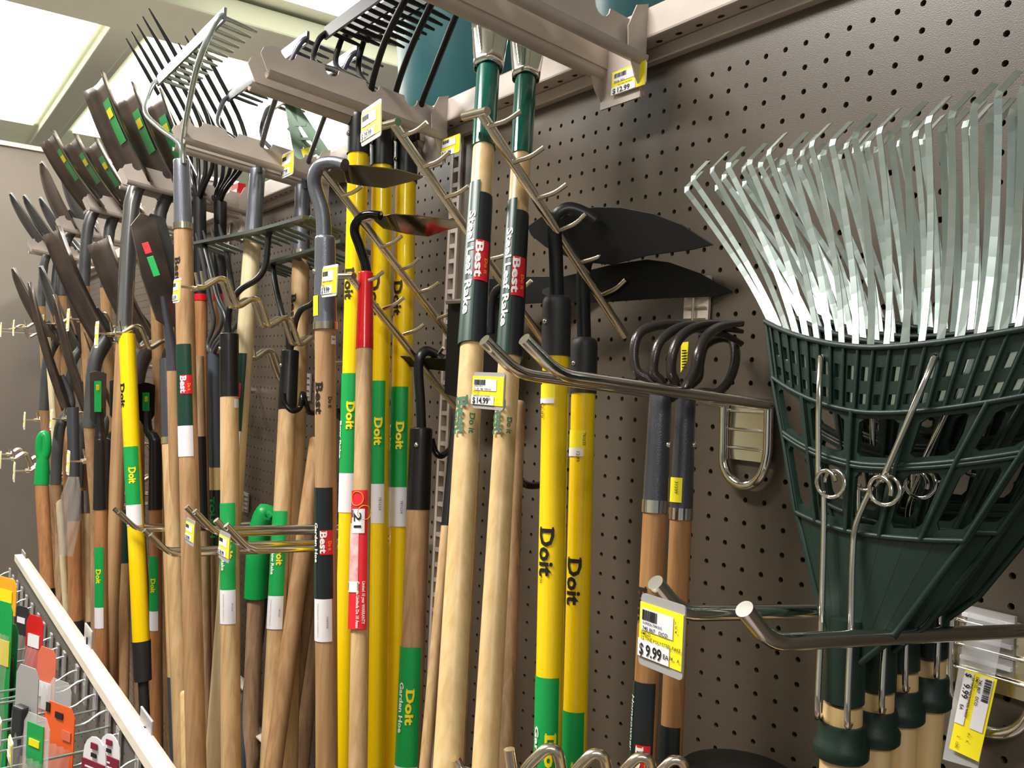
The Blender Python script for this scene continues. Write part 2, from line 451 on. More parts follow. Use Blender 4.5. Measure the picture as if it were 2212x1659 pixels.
LL = ['fluorescent ceiling light over the aisle nearest the camera', 'fluorescent ceiling light over the aisle before the end wall', 'fluorescent ceiling light over the aisle behind the camera',
      'fluorescent ceiling light beyond the end wall, left of the ceiling beam', 'fluorescent ceiling light glaring above the black rake heads', 'farthest fluorescent ceiling light, beyond the end wall']
for (lx, ly), l in zip(LAMPS, LL): lampbox(lx, ly, l)
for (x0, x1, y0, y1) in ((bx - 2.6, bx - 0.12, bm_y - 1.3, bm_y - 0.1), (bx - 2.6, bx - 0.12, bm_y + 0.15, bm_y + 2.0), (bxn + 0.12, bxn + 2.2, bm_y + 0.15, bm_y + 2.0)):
    struct('ceiling_glow_sheet', MB().box(((x0 + x1) / 2, (y0 + y1) / 2, CEIL + 0.002), (x1 - x0, y1 - y0, 0.012)), 'ceilglow')  # no lamp: emission stands in for white ceiling lit by the tubes

# ================================================================ PRICE TAGS
def price_tag(label, p_tl, wd, hg, lines, price, tilt=0.0, yaw=0.0, holder='tag_grey', detail=2, flip=False, hold=0.12, group='price tags on the hooks'):
    """p_tl top-left corner; plate in the X-Z plane facing the aisle (-Y), tilt about Y, yaw about Z"""
    ex = V((math.cos(yaw) * math.cos(tilt), math.sin(yaw) * math.cos(tilt), math.sin(tilt)))
    nn = V((math.sin(yaw), -math.cos(yaw), 0))
    ez = nn.cross(ex)
    if ez.z < 0: ez = -ez
    if flip: ex, ez = -ez, ex; 
    p = V(p_tl); t = thing('price_tag', p, label, 'price tag', group)
    def rect(x0, y0, x1, y1, lift, m, name, rr=0.0, th=0.0004, par=None):
        pts = []
        if rr:
            for cx_, cy_, a0 in ((x1 - rr, y0 + rr, -90), (x1 - rr, y1 - rr, 0), (x0 + rr, y1 - rr, 90), (x0 + rr, y0 + rr, 180)):
                for k in range(4):
                    a = math.radians(a0 + k * 30); pts.append((cx_ + rr * math.cos(a), cy_ + rr * math.sin(a)))
        else: pts = [(x0, y0), (x1, y0), (x1, y1), (x0, y1)]
        return obj(name, MB().prism([p + ex * a - ez * b + nn * lift for a, b in pts], nn * th), m, par or t)
    rect(0, -hg * hold, wd, hg * (1 + hold), 0, holder, 'holder', wd * 0.07, 0.0012)
    pp = rect(wd * 0.0, 0, wd * 0.985, hg, 0.0014, 'tag_yellow', 'paper')
    rect(wd * 0.06, hg * 0.1, wd * 0.78, hg * 0.5, 0.002, 'tag_white', 'white_field', par=pp)
    rect(wd * 0.0, hg * 0.67, wd * 0.72, hg * 0.99, 0.002, 'tag_white', 'white_field', par=pp)
    if detail > 0:
        rng = random.Random(len(label)); mb = MB(); x = 0.08
        while x < 0.42:
            b = rng.choice((0.008, 0.012, 0.02)); q = [(x, 0.12), (x + b, 0.12), (x + b, 0.31), (x, 0.31)]
            mb.prism([p + ex * (a * wd) - ez * (c * hg) + nn * 0.0026 for a, c in q], nn * 0.0001); x += b + rng.choice((0.008, 0.014))
        obj('barcode', mb, 'ink_black', pp)
    if detail > 0:
        mb = MB()
        nnl = nn * 0.0028
        if detail > 1:
            for (tx, fx, fy, sz) in lines: flat_text(mb, tx, p + ex * (fx * wd) - ez * (fy * hg) + nnl, ex, ez, sz * hg, 0.01)
        flat_text(mb, '$', p + ex * (0.05 * wd) - ez * (0.95 * hg) + nnl, ex, ez, 0.30 * hg, 0.02, width=0.09 * wd)
        flat_text(mb, price, p + ex * (0.2 * wd) - ez * (0.95 * hg) + nnl, ex, ez, 0.30 * hg, 0.02, width=0.36 * wd)
        obj('lettering', mb, 'ink_black', pp)
    return t
def tag_px(label, u, v, yd, wpx_w, hg, lines, price, **k):
    return price_tag(label, PY(u, v, yd), wpx_w, hg, lines, price, **k)

# ================================================================ BEIGE TOOL HANGERS
def rail_mesh(X, y0, y1, z, h=0.04, notch=0.068, flip=1):
    """vertical plate with round notches, lip curling at the bottom; runs from y0 (wall, near 0) to y1 (outer, negative)"""
    pts = [(y0, z - h / 2), (y0, z + h / 2)]
    y = y0 - 0.06
    while y > y1 + 0.03:
        for k in range(7):
            a = math.pi * k / 6; pts.append((y + 0.012 * math.cos(a), z + h / 2 - 0.013 * math.sin(a) + 0.001))
        y -= notch
    pts += [(y1 + 0.016, z + h / 2), (y1 + 0.004, z + h / 2 - 0.006), (y1, z + h / 2 - 0.016), (y1 + 0.002, z), (y1 + 0.012, z - h / 2)]
    tz = lambda a: -0.036 * (1 + a / 0.335)
    mb = MB().prism([(X, a, b + tz(a)) for a, b in pts], (0.0022, 0, 0))
    def fn(i, j):
        a = math.pi * 0.95 * i
        yy = y0 + (y1 + 0.008 - y0) * j
        return (X + flip * (0.010 - 0.010 * math.cos(a)), yy, z - h / 2 - 0.010 * math.sin(a) + tz(yy))
    mb.grid(fn, 8, 1)
    fn2 = lambda i, j: (fn(i, j)[0] + 0.0, fn(i, j)[1], fn(i, j)[2] - 0.0018)
    mb.grid(fn2, 8, 1)
    return mb
HZ = EYE.z + 0.452
HX = [-0.815, -1.275, -1.74, -2.22, -2.68, -3.16, -3.85]
HWORD = ['nearest, above the two leaf rakes', 'holding the three yellow rakes', 'holding the grey ferruled rakes', 'holding the nearest square shovels', 'holding the second group of square shovels', 'holding the first pointed shovels', 'farthest along the wall']
for i, X in enumerate(HX):
    t = thing('tool_hanger', (X, 0, HZ), 'beige notched double rail tool hanger %s' % HWORD[i], 'tool hanger', 'beige notched hangers along the top rail')
    outer = (-0.47, -0.345, -0.335, -0.335, -0.335, -0.335, -0.335)[i]
    for sx in (-0.027, 0.027):
        obj('rail', rail_mesh(X + sx, -0.040, outer, HZ, flip=1 if sx > 0 else -1), 'beige', t)
    # wall bracket: flared cheek + face plate
    for sx in (-1, 1):
        q = [(0, 0.012), (-0.020, 0.006), (-0.034, -0.022), (-0.032, -0.048), (-0.018, -0.078), (0.0, -0.098)]
        obj('bracket_cheek', MB().prism([(X + sx * 0.036, -0.036 + a * 0.9, HZ + b) for a, b in q], (0.002, 0, 0)), 'beige', t)
    obj('bracket_plate', MB().box((X, -0.040, HZ - 0.058), (0.072, 0.003, 0.085)), 'beige', t)

# ================================================================ LEAF RAKES (green plastic heads, steel tines)
def make_leaf_rake():
    yd = 0.227; Y = -yd
    neck = PY(1822, 1500, yd); Xn = neck.x
    root = thing('leaf_rake', (Xn, Y, 0.1), 'frontmost green plastic leaf rake with flat steel tines and two wire springs', 'leaf rake', 'green leaf rakes on the chrome double hook')
    def c(u, v): q = PY(u, v, yd); return q.x - Xn, q.z
    # rows: (half width, z at edge, z at centre)
    el = [c(1582, 690), c(1612, 812), c(1648, 930), c(1692, 1105), c(1764, 1335), c(1800, 1400)]
    ce = [c(1850, 752), c(1850, 890), c(1848, 1000), c(1840, 1148), c(1826, 1362), c(1810, 1452)]
    rows = [(-e[0], e[1], q[1]) for e, q in zip(el, ce)]
    rows[-1] = (0.010, rows[-1][1] - 0.004, rows[-1][2])
    RS = 1.22  # the right half spreads a little wider
    def pt(s, t, dy=0):
        i = min(int(t), len(rows) - 2); f = t - i
        w_, ze, zc = [rows[i][k] * (1 - f) + rows[i + 1][k] * f for k in range(3)]
        a = abs(s); x = s * w_ * (RS if s > 0 else 1) * (1.0)
        z = zc + (ze - zc) * a ** 1.7
        return V((Xn + 0.012 * (1 - t / 5) + x, Y + 0.028 * (1 - t / 5) * (a ** 2) + dy, z))
    def patch(mb, s0, s1, t0, t1, dy=0): mb.add([pt(s0, t0, dy), pt(s1, t0, dy), pt(s1, t1, dy), pt(s0, t1, dy)], [(0, 1, 2, 3)])
    n = 22; body = MB()
    def sm(i): return max(-1, min(1, -0.985 + 0.985 * i / 9.5 if i < 9.5 else 0.985 * (i - 9.5) / 11.5))
    for i in range(n):
        a = sm(i - 0.5) if i else -1; b = sm(i + 0.5) if i < n - 1 else 1; q0 = a + 0.27 * (b - a); q1 = a + 0.73 * (b - a)
        cuts = [(0, 0.30, 0), (0.30, 0.52, 1), (0.52, 0.72, 0), (0.72, 0.88, 1), (0.88, 1.0, 0)]
        for t0, t1, hole in cuts:
            if hole: patch(body, a, q0, t0, t1); patch(body, q1, b, t0, t1)
            else: patch(body, a, b, t0, t1)
    bands = [-1, -0.6, -0.12, 0.26, 0.64, 1]
    for r_ in (1, 2):
        for k in range(5):
            a, b = bands[k], bands[k + 1]; d = (b - a) * 0.15
            patch(body, a, a + d, r_, r_ + 1); patch(body, b - d, b, r_, r_ + 1)
            cc = 0.13
            patch(body, a + d, b - d, r_, r_ + cc); patch(body, a + d, b - d, r_ + 1 - cc, r_ + 1)
            for (sa, sb) in ((a + d, a + 1.7 * d), (b - 1.7 * d, b - d)):
                inner = sb if sa == a + d else sa; outer = sa if sa == a + d else sb
                for (ta, tb) in ((r_ + cc, r_ + cc + 0.08), (r_ + 1 - cc, r_ + 1 - cc - 0.08)):
                    body.add([pt(outer, ta), pt(inner, ta), pt(outer, tb)], [(0, 1, 2)])
    for j in range(8):
        for i in range(8):
            t0 = 3 + 2 * j / 8; patch(body, -1 + i / 4, -1 + (i + 1) / 4, t0, t0 + 0.25)
    obj('head', body, 'rake_green', root, solid=0.0035)
    ribs = MB()
    for t_, wd in ((0, 0.0045), (1, 0.004), (2, 0.0035), (2.05, 0.0035), (3, 0.004)):
        ribs.tube([pt(-1 + 2 * i / 24, t_, -0.003) for i in range(25)], wd * 0.5, 6)
    for i in range(n + 1):
        s_ = sm(i - 0.5) if 0 < i < n else (-1 if i == 0 else 1); ribs.tube([pt(s_, 0.02, -0.003), pt(s_, 0.98, -0.003)], 0.0012, 6)
    for s_ in bands: ribs.tube([pt(s_, 1, -0.004), pt(s_, 2, -0.004), pt(s_, 3, -0.004)], 0.0016, 6)
    for s_ in (-1, 1): ribs.tube([pt(s_, t / 4, -0.002) for t in range(0, 21)], 0.0024, 6)
    obj('head_rib', ribs, 'rake_green', root)
    # V shaped lower edge and neck
    nk = MB(); za = PY(1815, 1330, yd).z; zb = PY(1822, 1545, yd).z
    nk.tube([(Xn, Y, za), (Xn, Y, zb + 0.010)], [0.0122, 0.0138], 20); obj('neck', nk, 'rake_green', root)
    zc1 = PY(1822, 1560, yd).z; zc2 = PY(1822, 1618, yd).z
    obj('collar', MB().tube([(Xn, Y, zc1), (Xn, Y, zc1 - 0.003), (Xn, Y, zc2 + 0.006), (Xn, Y, zc2 + 0.003), (Xn, Y, zc2 - 0.004), (Xn, Y, zc2 - 0.006)],
                            [0.015, 0.0158, 0.0158, 0.0182, 0.0182, 0.0165], 24), 'rake_green', root)
    obj('handle', MB().tube([(Xn, Y, zc1 + 0.012), (Xn, Y, zc2), (Xn, Y, 0.1)], [0.0127, 0.0134, 0.0136], 24), 'wood_pale', root)
    # tines: bends of the front head, left to right, then on past the picture edge
    TP = [(1481, 405), (1495, 381), (1536, 370), (1571, 357), (1617, 346), (1659, 332), (1704, 324), (1752, 313), (1797, 302), (1846, 291), (1899, 276), (1955, 267), (2005, 258), (2055, 246), (2104, 229), (2156, 208), (2208, 196), (2262, 188), (2318, 182), (2376, 178), (2436, 176), (2498, 176)]
    for i, (tu, tv) in enumerate(TP):
        s_ = -0.985 + 0.985 * i / 9.5 if i < 9.5 else 0.985 * (i - 9.5) / 11.5
        A = pt(s_, 0.94, 0.0028); B = pt(s_, 0.0, 0.0028)
        T = PY(tu, tv, yd - 0.020 - 0.006 * abs(s_)) + V((0, 0 * random.uniform(-0.002, 0.003), random.uniform(-0.002, 0.002)))
        d = (T - B).normalized()
        pts = [A, B] + [B.lerp(T, q / 12) + V((0, 0.036 * (q / 12) * (1 - q / 12) * (1 - 0.4 * q / 12), 0)) for q in range(1, 12)] + [T - d * 0.003, T + V((0, 0.002, 0.0022)), T + V((d.x * 0.01, 0.026, 0.021))]
        obj('tine', MB().bar(pts, 0.0045, 0.0009, V((random.uniform(-0.6, 0.12), 1, 0))), 'galv', root)
    # springs
    ya = yd + 0.008
    for side in (0, 1):
        if side == 0:
            path = [PY(1774, 770, ya - 0.012), PY(1772, 775, ya), PY(1768, 900, ya), PY(1768, 1030, ya)]
            c0 = (1797, 1045); low = [PY(1780, 1060, ya), PY(1780, 1150, ya), PY(1774, 1350, ya + .006), PY(1766, 1530, ya + .012), PY(1772, 1545, ya)]
        else:
            path = [PY(2022, 768, ya - 0.012), PY(2018, 774, ya), PY(1965, 900, ya), PY(1905, 1040, ya)]
            c0 = (1912, 1060); low = [PY(1885, 1050, ya), PY(1850, 1130, ya), PY(1842, 1200, ya), PY(1838, 1350, ya + .008), PY(1830, 1550, ya + .014), PY(1836, 1565, ya + .004)]
        cc = PY(*c0, ya); ring = []
        for k in range(0, 30):
            a = math.radians(180 - k * 18) if side == 0 else math.radians(150 - k * 18)
            ring.append(cc + V((0.0092 * math.cos(a), 0.006 - 0.0005 * k, 0.0092 * math.sin(a))))
        so = obj('spring', MB().tube(path, 0.0021, 10), 'chrome', root)
        obj('coil', MB().tube(ring, 0.0015, 8), 'chrome', so)
        obj('spring', MB().tube(spline(low, 4), 0.0021, 10), 'chrome', root)
    return root
lr = make_leaf_rake()
for (dx, dy, dz, ry, lb) in ((0.0, 0.036, 0.004, 0.012, 'second green plastic leaf rake, right behind the frontmost one'),
                             (0.0, 0.070, 0.012, -0.014, 'third green plastic leaf rake counted from the front of the hook'),
                             (0.0, 0.102, 0.018, 0.02, 'rearmost green plastic leaf rake, nearest the pegboard')):
    c_ = copy_tree(lr, (dx - 1.15 * ry, dy, dz), lb); c_.rotation_euler = (0, ry, ry * 1.5)
# ================================================================ CHROME DOUBLE HOOKS
def prong_hook(label, X0, X1, yo, zo, z_wall, rod=0.0048, yb=0.0, up=(0.035, 0.04), m='chrome', plate=True, grp='chrome double prong hooks'):
    """two rods from a wall plate, outer ends turned up. yo: distance of bend from the wall"""
    t = thing('double_prong_hook', ((X0 + X1) / 2, 0, z_wall), label, 'hook', grp)
    for X in (X0, X1):
        pts = [V((X, -0.012, z_wall)), V((X, -yo, zo)), V((X, -yo - up[0], zo + up[1]))]
        mb = MB().tube(rounded(pts, 0.018, 5), rod, 16); obj('prong', mb, m, t)
    if plate:
        xm = (X0 + X1) / 2; hw = (X1 - X0) / 2
        pts = [V((X0, -0.012, z_wall)), V((X0, -0.01, z_wall - 0.05))] + [V((xm - hw * math.cos(a), -0.012, z_wall - 0.055 - hw * 1.1 * math.sin(a))) for a in [math.pi * k / 8 for k in range(1, 8)]] + [V((X1, -0.01, z_wall - 0.05)), V((X1, -0.012, z_wall))]
        obj('bent_support', MB().tube(rounded(pts, 0.008, 2), rod * 0.9, 12), m, t)
        obj('back_plate', MB().box((xm, -0.004, z_wall - 0.03), (hw * 1.9, 0.003, 0.062)), 'nickel', t)
        for k in range(3): obj('cross_wire', MB().tube([(xm - hw, -0.008, z_wall - 0.008 - k * 0.02), (xm + hw, -0.008, z_wall - 0.008 - k * 0.02)], 0.0018, 8), m, t)
    return t
# under the leaf rakes
tR = PY(1700, 1382, 0.33); wR = PY(2180, 1340, 0.0)
prong_hook('chrome double prong hook carrying the green leaf rakes at lower right', -0.392, -0.322, 0.345, PX(1700, 1380, -0.322).z, wR.z, rod=0.0054, up=(0.024, 0.022))
# cultivators
zb5 = PX(1190, 808, -0.59).z; zw5 = PY(1590, 868, 0).z
prong_hook('chrome double prong hook in the centre carrying the garden cultivators', -0.652, -0.592, 0.295, zb5, PY(1600, 872, 0).z, rod=0.0058, up=(0.038, 0.028))
# left group
def hook_px(label, u, v, X, gap=0.05, yo=0.3, drop=0.0, rod=0.0052):
    q = PX(u, v, X); yo = -q.y - 0.04
    prong_hook(label, X - gap, X, yo, q.z - 0.04, q.z - 0.05 - drop, rod=rod, m='chrome', up=(0.04, 0.042))
hook_px('chrome double prong hook low on the wall beside the yellow fork handle', 257, 1108, -2.06)
hook_px('chrome double prong hook crossing behind the pale rake handle, lowest of the left group', 325, 1157, -1.76)
hook_px('chrome double prong hook with a price tag on the brown oak handle', 420, 1106, -1.52)
hook_px('chrome double prong hook with a price tag in front of the green Do it label', 488, 1137, -1.33)
hook_px('small chrome double prong hook behind the clear plastic bag', 135, 1042, -3.0)

# ================================================================ WATERFALL ARMS WITH J HOOKS
def waterfall(label, X, top, bot, prongs, tagbar=None):
    A = PX(*top, X); B = PX(*bot, X)
    if B.y > -0.012: B = A.lerp(B, (-0.012 - A.y) / (B.y - A.y))
    t = thing('slanted_hook_arm', B, label, 'hook arm', 'slanted arms with J hooks')
    obj('arm', MB().tube([A, B], 0.0058, 14), 'nickel', t)
    for (u0, v0, u1, v1) in prongs:
        a = PX(u0, v0, X + 0.004); L = 0.034
        s = a + V((0, 0, 0)); e1 = PX((u0 * 0.4 + u1 * 0.6), v0 * 0.62 + v1 * 0.38, X + 0.022); e = PX(u1, v1, X + 0.034)
        obj('j_hook', MB().tube(rounded([s, e1, e], 0.008, 3), 0.0030, 8), 'nickel', t)
    d = (A - B).normalized()
    obj('cross_bar', MB().tube([A + V((-0.03, -0.004, 0.002)), A + V((0.012, 0.0, 0.0))], 0.005, 10), 'nickel', t)
    return t
waterfall('slanted chrome hook arm nearest the camera, passing in front of the two tall leaf rakes', -0.817, (1040, 245), (1370, 757),
          [(1055, 273, 1125, 240), (1108, 350, 1175, 318), (1162, 428, 1224, 398), (1210, 497, 1266, 462), (1258, 566, 1315, 541), (1302, 636, 1352, 604)])
waterfall('slanted chrome hook arm with the tag reading 29.99, in front of the yellow rakes', -0.975, (850, 268), (1195, 768),
          [(870, 293, 922, 264), (916, 360, 970, 329), (962, 426, 1012, 402), (1010, 496, 1060, 470), (1056, 560, 1110, 541), (1104, 634, 1148, 606)])
waterfall('slanted chrome hook arm carrying the grey necked garden hoe', -1.21, (697, 366), (1000, 762),
          [(738, 424, 782, 402), (782, 478, 825, 459), (824, 533, 868, 510), (865, 583, 905, 558), (905, 631, 948, 610), (945, 688, 985, 664)])
waterfall('lowest slanted chrome hook arm, in front of the red hoe ferrule', -1.211, (757, 597), (985, 880),
          [(783, 611, 828, 587), (828, 667, 872, 643), (872, 722, 917, 700), (930, 773, 958, 751)])

# ================================================================ ZIGZAG DOUBLE HOOKS
def zigzag(label, X, u0, v0, n=4, yo=None, gap=0.035, step=0.062, rise=0.021, fall=0.052, rod=0.0052, tg=None, post=True):
    a = PX(u0, v0, X)
    t = thing('stepped_hook', (X, -0.01, a.z - 0.1), label, 'hook', 'stepped wire hooks for tools')
    for g_ in (0, gap):
        pts = [V((X - g_, a.y - 0.012, a.z))]
        y, z = a.y, a.z; pts.append(V((X - g_, y, z)))
        for k in range(n):
            pts.append(V((X - g_, y + step * 0.45, z + rise))); pts.append(V((X - g_, y + step * 0.68, z + rise * 0.9)))
            y += step; z += rise - fall; pts.append(V((X - g_, y, z)))
        pts.append(V((X - g_, -0.008, z + 0.004)))
        pts = [q for q in pts if q.y <= -0.004]
        obj('stepped_rod', MB().tube(rounded(pts, 0.010, 3), rod, 10), 'nickel', t)
        if post: obj('end_post', MB().tube([V((X - g_, a.y, a.z)), V((X - g_, a.y - 0.006, a.z + 0.03))], 0.003, 8), 'nickel', t)
    obj('cross_rod', MB().tube([(X - gap, a.y - 0.01, a.z), (X + 0.004, a.y - 0.01, a.z)], 0.003, 8), 'nickel', t)
    obj('tag_rod', MB().tube([(X - gap / 2, a.y - 0.01, a.z), (X - gap / 2, a.y - 0.04, a.z)], 0.0025, 8), 'nickel', t)
    if tg is not None:
        price_tag('white yellow price tag on %s' % tg, V((X - gap / 2 - 0.018, a.y - 0.042, a.z + 0.022)), 0.036, 0.05, [], '9.99', detail=0, holder='tag_white')
    return t
Z1 = zigzag('stepped wire hook nearest the camera, holding the black bow rake beside the brown oak handle', -1.62, 440, 622, 4, tg=None)
zigzag('stepped wire hook at the top of the yellow fork handle', -2.17, 262, 722, 4, gap=0.1, rod=0.006, tg='the stepped hook at the top of the yellow fork handle')
zigzag('stepped wire hook left of the bent steel pipe handle', -2.62, 192, 690, 4, gap=0.11, rod=0.006, tg='the stepped hook left of the bent steel pipe handle')
zigzag('stepped wire hook under the pointed shovel by the end wall', -3.08, 130, 700, 4, gap=0.1, rod=0.006, tg='the stepped hook under the pointed shovel')
zigzag('stepped wire hook in the upper row, second from the end wall', -3.85, 58, 708, 3, tg='the upper row hook second from the end wall')
zigzag('stepped wire hook in the upper row, closest to the end wall', -4.25, 28, 712, 3, tg='the upper row hook closest to the end wall')
zigzag('stepped wire hook above the green grip', -3.5, 84, 908, 3, tg='the hook above the green grip')
zigzag('stepped wire hook left of the small grey spade heads', -2.85, 148, 906, 4, tg='the hook left of the small grey spade heads')
zigzag('stepped wire hook in the lower row before the yellow fork label', -2.45, 190, 998, 4, tg='the lower row hook before the yellow fork label')
zigzag('stepped wire hook in the lower row crossing the green grip, upper one', -3.9, 22, 982, 4, tg='the upper hook crossing the green grip')
zigzag('stepped wire hook in the lower row crossing the green grip, middle one', -3.6, 32, 992, 4, tg='the middle hook crossing the green grip')
zigzag('stepped wire hook in the lower row crossing the green grip, lowest one', -3.1, 66, 1018, 4, tg='the lowest hook crossing the green grip')
zigzag('stepped wire hook on the pegboard between the two pale rake handles', -1.95, 552, 775, 2, gap=0.03)
# large looped hook at the bottom edge
t = thing('looped_wire_hook', PX(1290, 1659, -0.56), 'large looped chrome wire hook at the bottom edge in front of the yellow hoes', 'hook')
dpt = 0.78
obj('post', MB().tube([P(1100, 1618, 0.70), P(1112, 1720, 0.70)], 0.0045, 14), 'nickel', t)
lp = []
for k, (uu, vv) in enumerate(((1190, 1618), (1290, 1628), (1388, 1636), (1462, 1642))):
    d_ = 0.71 + 0.035 * k
    lp += [P(uu - 62, vv + 60, d_), P(uu - 24, vv + 12, d_), P(uu - 4, vv, d_), P(uu + 16, vv + 12, d_), P(uu + 26, vv + 70, d_ + 0.01), P(uu + 30, vv + 110, d_ + 0.012)]
obj('looped_rod', MB().tube(spline([P(1105, 1780, 0.70)] + lp, 4), 0.0048, 14), 'nickel', t)
obj('side_rod', MB().tube([P(985, 1640, 0.75), P(1000, 1665, 0.75), P(1100, 1700, 0.72)], 0.004, 8), 'nickel', t)
# ================================================================ SHAPES SHARED BY THE TOOLS
def blade_poly(root, name, pix, m, th=0.002, curve=0.0):
    """plate through photo points, each with its own distance, given a real thickness"""
    pts = [P(u, v, d) for u, v, d in pix]
    c = sum(pts, V((0, 0, 0))) / len(pts)
    nrm = V((0, 0, 0))
    for i in range(len(pts)): nrm += (pts[i] - c).cross(pts[(i + 1) % len(pts)] - c)
    nrm.normalize()
    pl = [p - nrm * (p - c).dot(nrm) for p in pts]
    o = obj(name, MB().prism(pl, nrm * th), m, root, bevel=0.0006); return o
def neck_px(root, name, pix, r, m, flat=None, n=5):
    pts = spline([P(u, v, d) for u, v, d in pix], n)
    mb = MB()
    if flat: mb.bar(pts, flat[0], flat[1], flat[2], smooth=True)
    else:
        rr = r if not isinstance(r, (list, tuple)) else [r[0] + (r[1] - r[0]) * i / (len(pts) - 1) for i in range(len(pts))]
        mb.tube(pts, rr, 12)
    return obj(name, mb, m, root)

# ================================================================ TALL STEEL LEAF RAKES
def tall_rake(label, top, bot, d, wp, vclamp, vgreen, vwood, vl0, vl1, vt, vb, vd):
    h = H('leaf_rake', label, 'leaf rake', 'tall leaf rakes with wooden handles', top, bot, d, wp)
    u0 = h.u0
    h.seg('socket', 'tube_green', vclamp[1] - 6, vwood, k=1.06, k1=1.12)
    h.seg('handle', 'wood_pale', vwood - 5)
    # crimped chrome clamp
    a = h.at(vclamp[0]); b = h.at(vclamp[1]); c, rt = h.frame(a)
    def fn(i, j):
        an = i * 2 * math.pi; wd = 0.017 + 0.006 * (1 - j); dp = 0.011 + 0.004 * j
        p = a.lerp(b, j)
        return p + rt * (wd * math.cos(an)) + c * (dp * math.sin(an) * (1 + 0.12 * math.cos(4 * an)))
    obj('clamp', MB().grid(fn, 28, 6), 'chrome', h.root, solid=0.001)
    # bundle of tines spreading upward
    for k in range(15):
        f = (k - 7) / 7
        base = h.at(vclamp[0] + 12) + rt * (0.013 * f) + c * random.uniform(-0.004, 0.004)
        topp = base - h.D * 0.26 + rt * (0.09 * f) + c * 0.01
        obj('tine', MB().bar([base, base.lerp(topp, 0.5) , topp, topp + c * -0.035 - h.D * 0.01], 0.0045, 0.0012, c), 'tube_green', h.root)
    for s in (-1, 1):
        base = h.at(vclamp[1] - 20) + rt * (0.005 * s - 0.004) + c * 0.011; topp = base - h.D * 0.2 + rt * (0.03 * s)
        obj('brace_wire', MB().tube([base, topp], 0.0019, 8), 'chrome', h.root)
    # sleeve label with a rounded tongue at the top
    h.label('label_sleeve', 'label_black', vl0 + 25, vl1, -2.6, 2.6)
    h.label('label_sleeve', 'label_darkgreen', vl0, vl1, -2.0, -0.1, lift=0.0009)
    h.text('Steel Leaf Rake', vt[0], 0.0112, -0.86, 'ink_white', 0.03, 0.0016, vend=vt[1])
    h.best(vb[0], vb[1], -0.2, 0.95)
    h.text('Best', vd[0], 0.019, -0.95, 'ink_darkgreen', 0.03, 0.00045, vend=vd[1])
    h.text('Do it', vd[0] + 35, 0.008, 0.1, 'ink_darkgreen', 0.03, 0.00045, vend=vd[1])
    # hang hole in the socket
    return h
h = tall_rake('tall rake with black Steel Leaf Rake label and smooth pale handle, left of the pair', (1046, 300), (967, 1659), (1.01, 0.76), (46, 88), (55, 150), 150, 320, 403, 748, (468, 690), (532, 618), (868, 946))
h = tall_rake('tall rake with black Steel Leaf Rake label and grained handle, right of the pair', (1127, 320), (1048, 1659), (1.075, 0.82), (42, 84), (84, 172), 172, 338, 440, 775, (504, 715), (566, 650), (876, 946))

# ================================================================ YELLOW GARDEN HOES (front pair)
def yellow_hoe(label, top, bot, d, wp, vf0, vf1, vlab, texts):
    h = H('garden_hoe', label, 'garden hoe', 'yellow handled garden hoes', top, bot, d, wp)
    h.seg('ferrule', 'black_matte', vf0, vf1, k=1.1, dome=0.014)
    h.seg('handle', 'yellow', vf1 - 4)
    h.rivet(vf0 + 57, -0.9, 0.0034)
    h.label('label_sleeve', 'label_green', vlab, vlab + 330, -1.9, 1.0 if wp[0] > 57 else 0.75)
    return h
h = yellow_hoe('yellow garden hoe in front with big black blade, on the nearest slanted arm', (1203, 640), (1183, 1659), (1.04, 1.0), (57, 60), 640, 770, 1458, None)
y1 = h
h.text('Doit', 1140, 0.026, -0.95, 'ink_black', 0.03, vend=1242)
h.text('TM', 1244, 0.006, -0.95, 'ink_black', 0.0, vend=1256)
h.text('Garden Hoe', 1563, 0.0085, -1.05, 'ink_white', 0.03, 0.0016, vend=1740)
h.text('Doit', 1578, 0.018, -0.2, 'ink_yellow', 0.04, 0.0016, vend=1680)
obj_ = h.label('price_sticker', 'tag_yellow', 832, 872, -1.5, 0.0, lift=0.001); 
h.label('price_sticker', 'tag_white', 862, 873, -1.5, -0.05, lift=0.0013)
h.text('12.99', 872, 0.006, -1.1, 'ink_black', 0.0, 0.0018, vend=840)
neck_px(h.root, 'neck', [(1203, 650, 1.04), (1201, 560, 1.038), (1198, 500, 1.034), (1203, 468, 1.03), (1228, 452, 1.03), (1262, 462, 1.03), (1285, 478, 1.03)], 0.006, 'black', flat=(0.0165, 0.006, FW))
blade_poly(h.root, 'blade', [(1134, 489, 1.10), (1170, 468, 1.09), (1235, 453, 1.06), (1290, 447, 1.04), (1345, 448, 1.02), (1410, 461, 0.99), (1470, 484, 0.97), (1541, 529, 0.95), (1500, 540, 0.97), (1400, 552, 1.0), (1320, 572, 1.03), (1250, 566, 1.06), (1180, 534, 1.09), (1145, 508, 1.10)], 'blade')
h = yellow_hoe('second yellow garden hoe, right behind the front one, lower on the arm', (1263, 728), (1240, 1659), (1.075, 1.035), (52, 55), 730, 850, 1532, None)
h.text('Doit', 1205, 0.026, -0.95, 'ink_black', 0.03, vend=1304)
h.text('Doit', 1640, 0.018, -0.2, 'ink_yellow', 0.04, 0.0016, vend=1740)
h.label('price_sticker', 'tag_yellow', 930, 985, -1.3, 0.2, lift=0.001)
h.label('price_sticker', 'tag_white', 968, 986, -1.3, 0.1, lift=0.0013)
h.text('761633', 936, 0.005, 0.05, 'ink_black', 0.0, 0.0016)
h.text('12.99', 976, 0.006, -0.4, 'ink_black', 0.0, 0.0018)
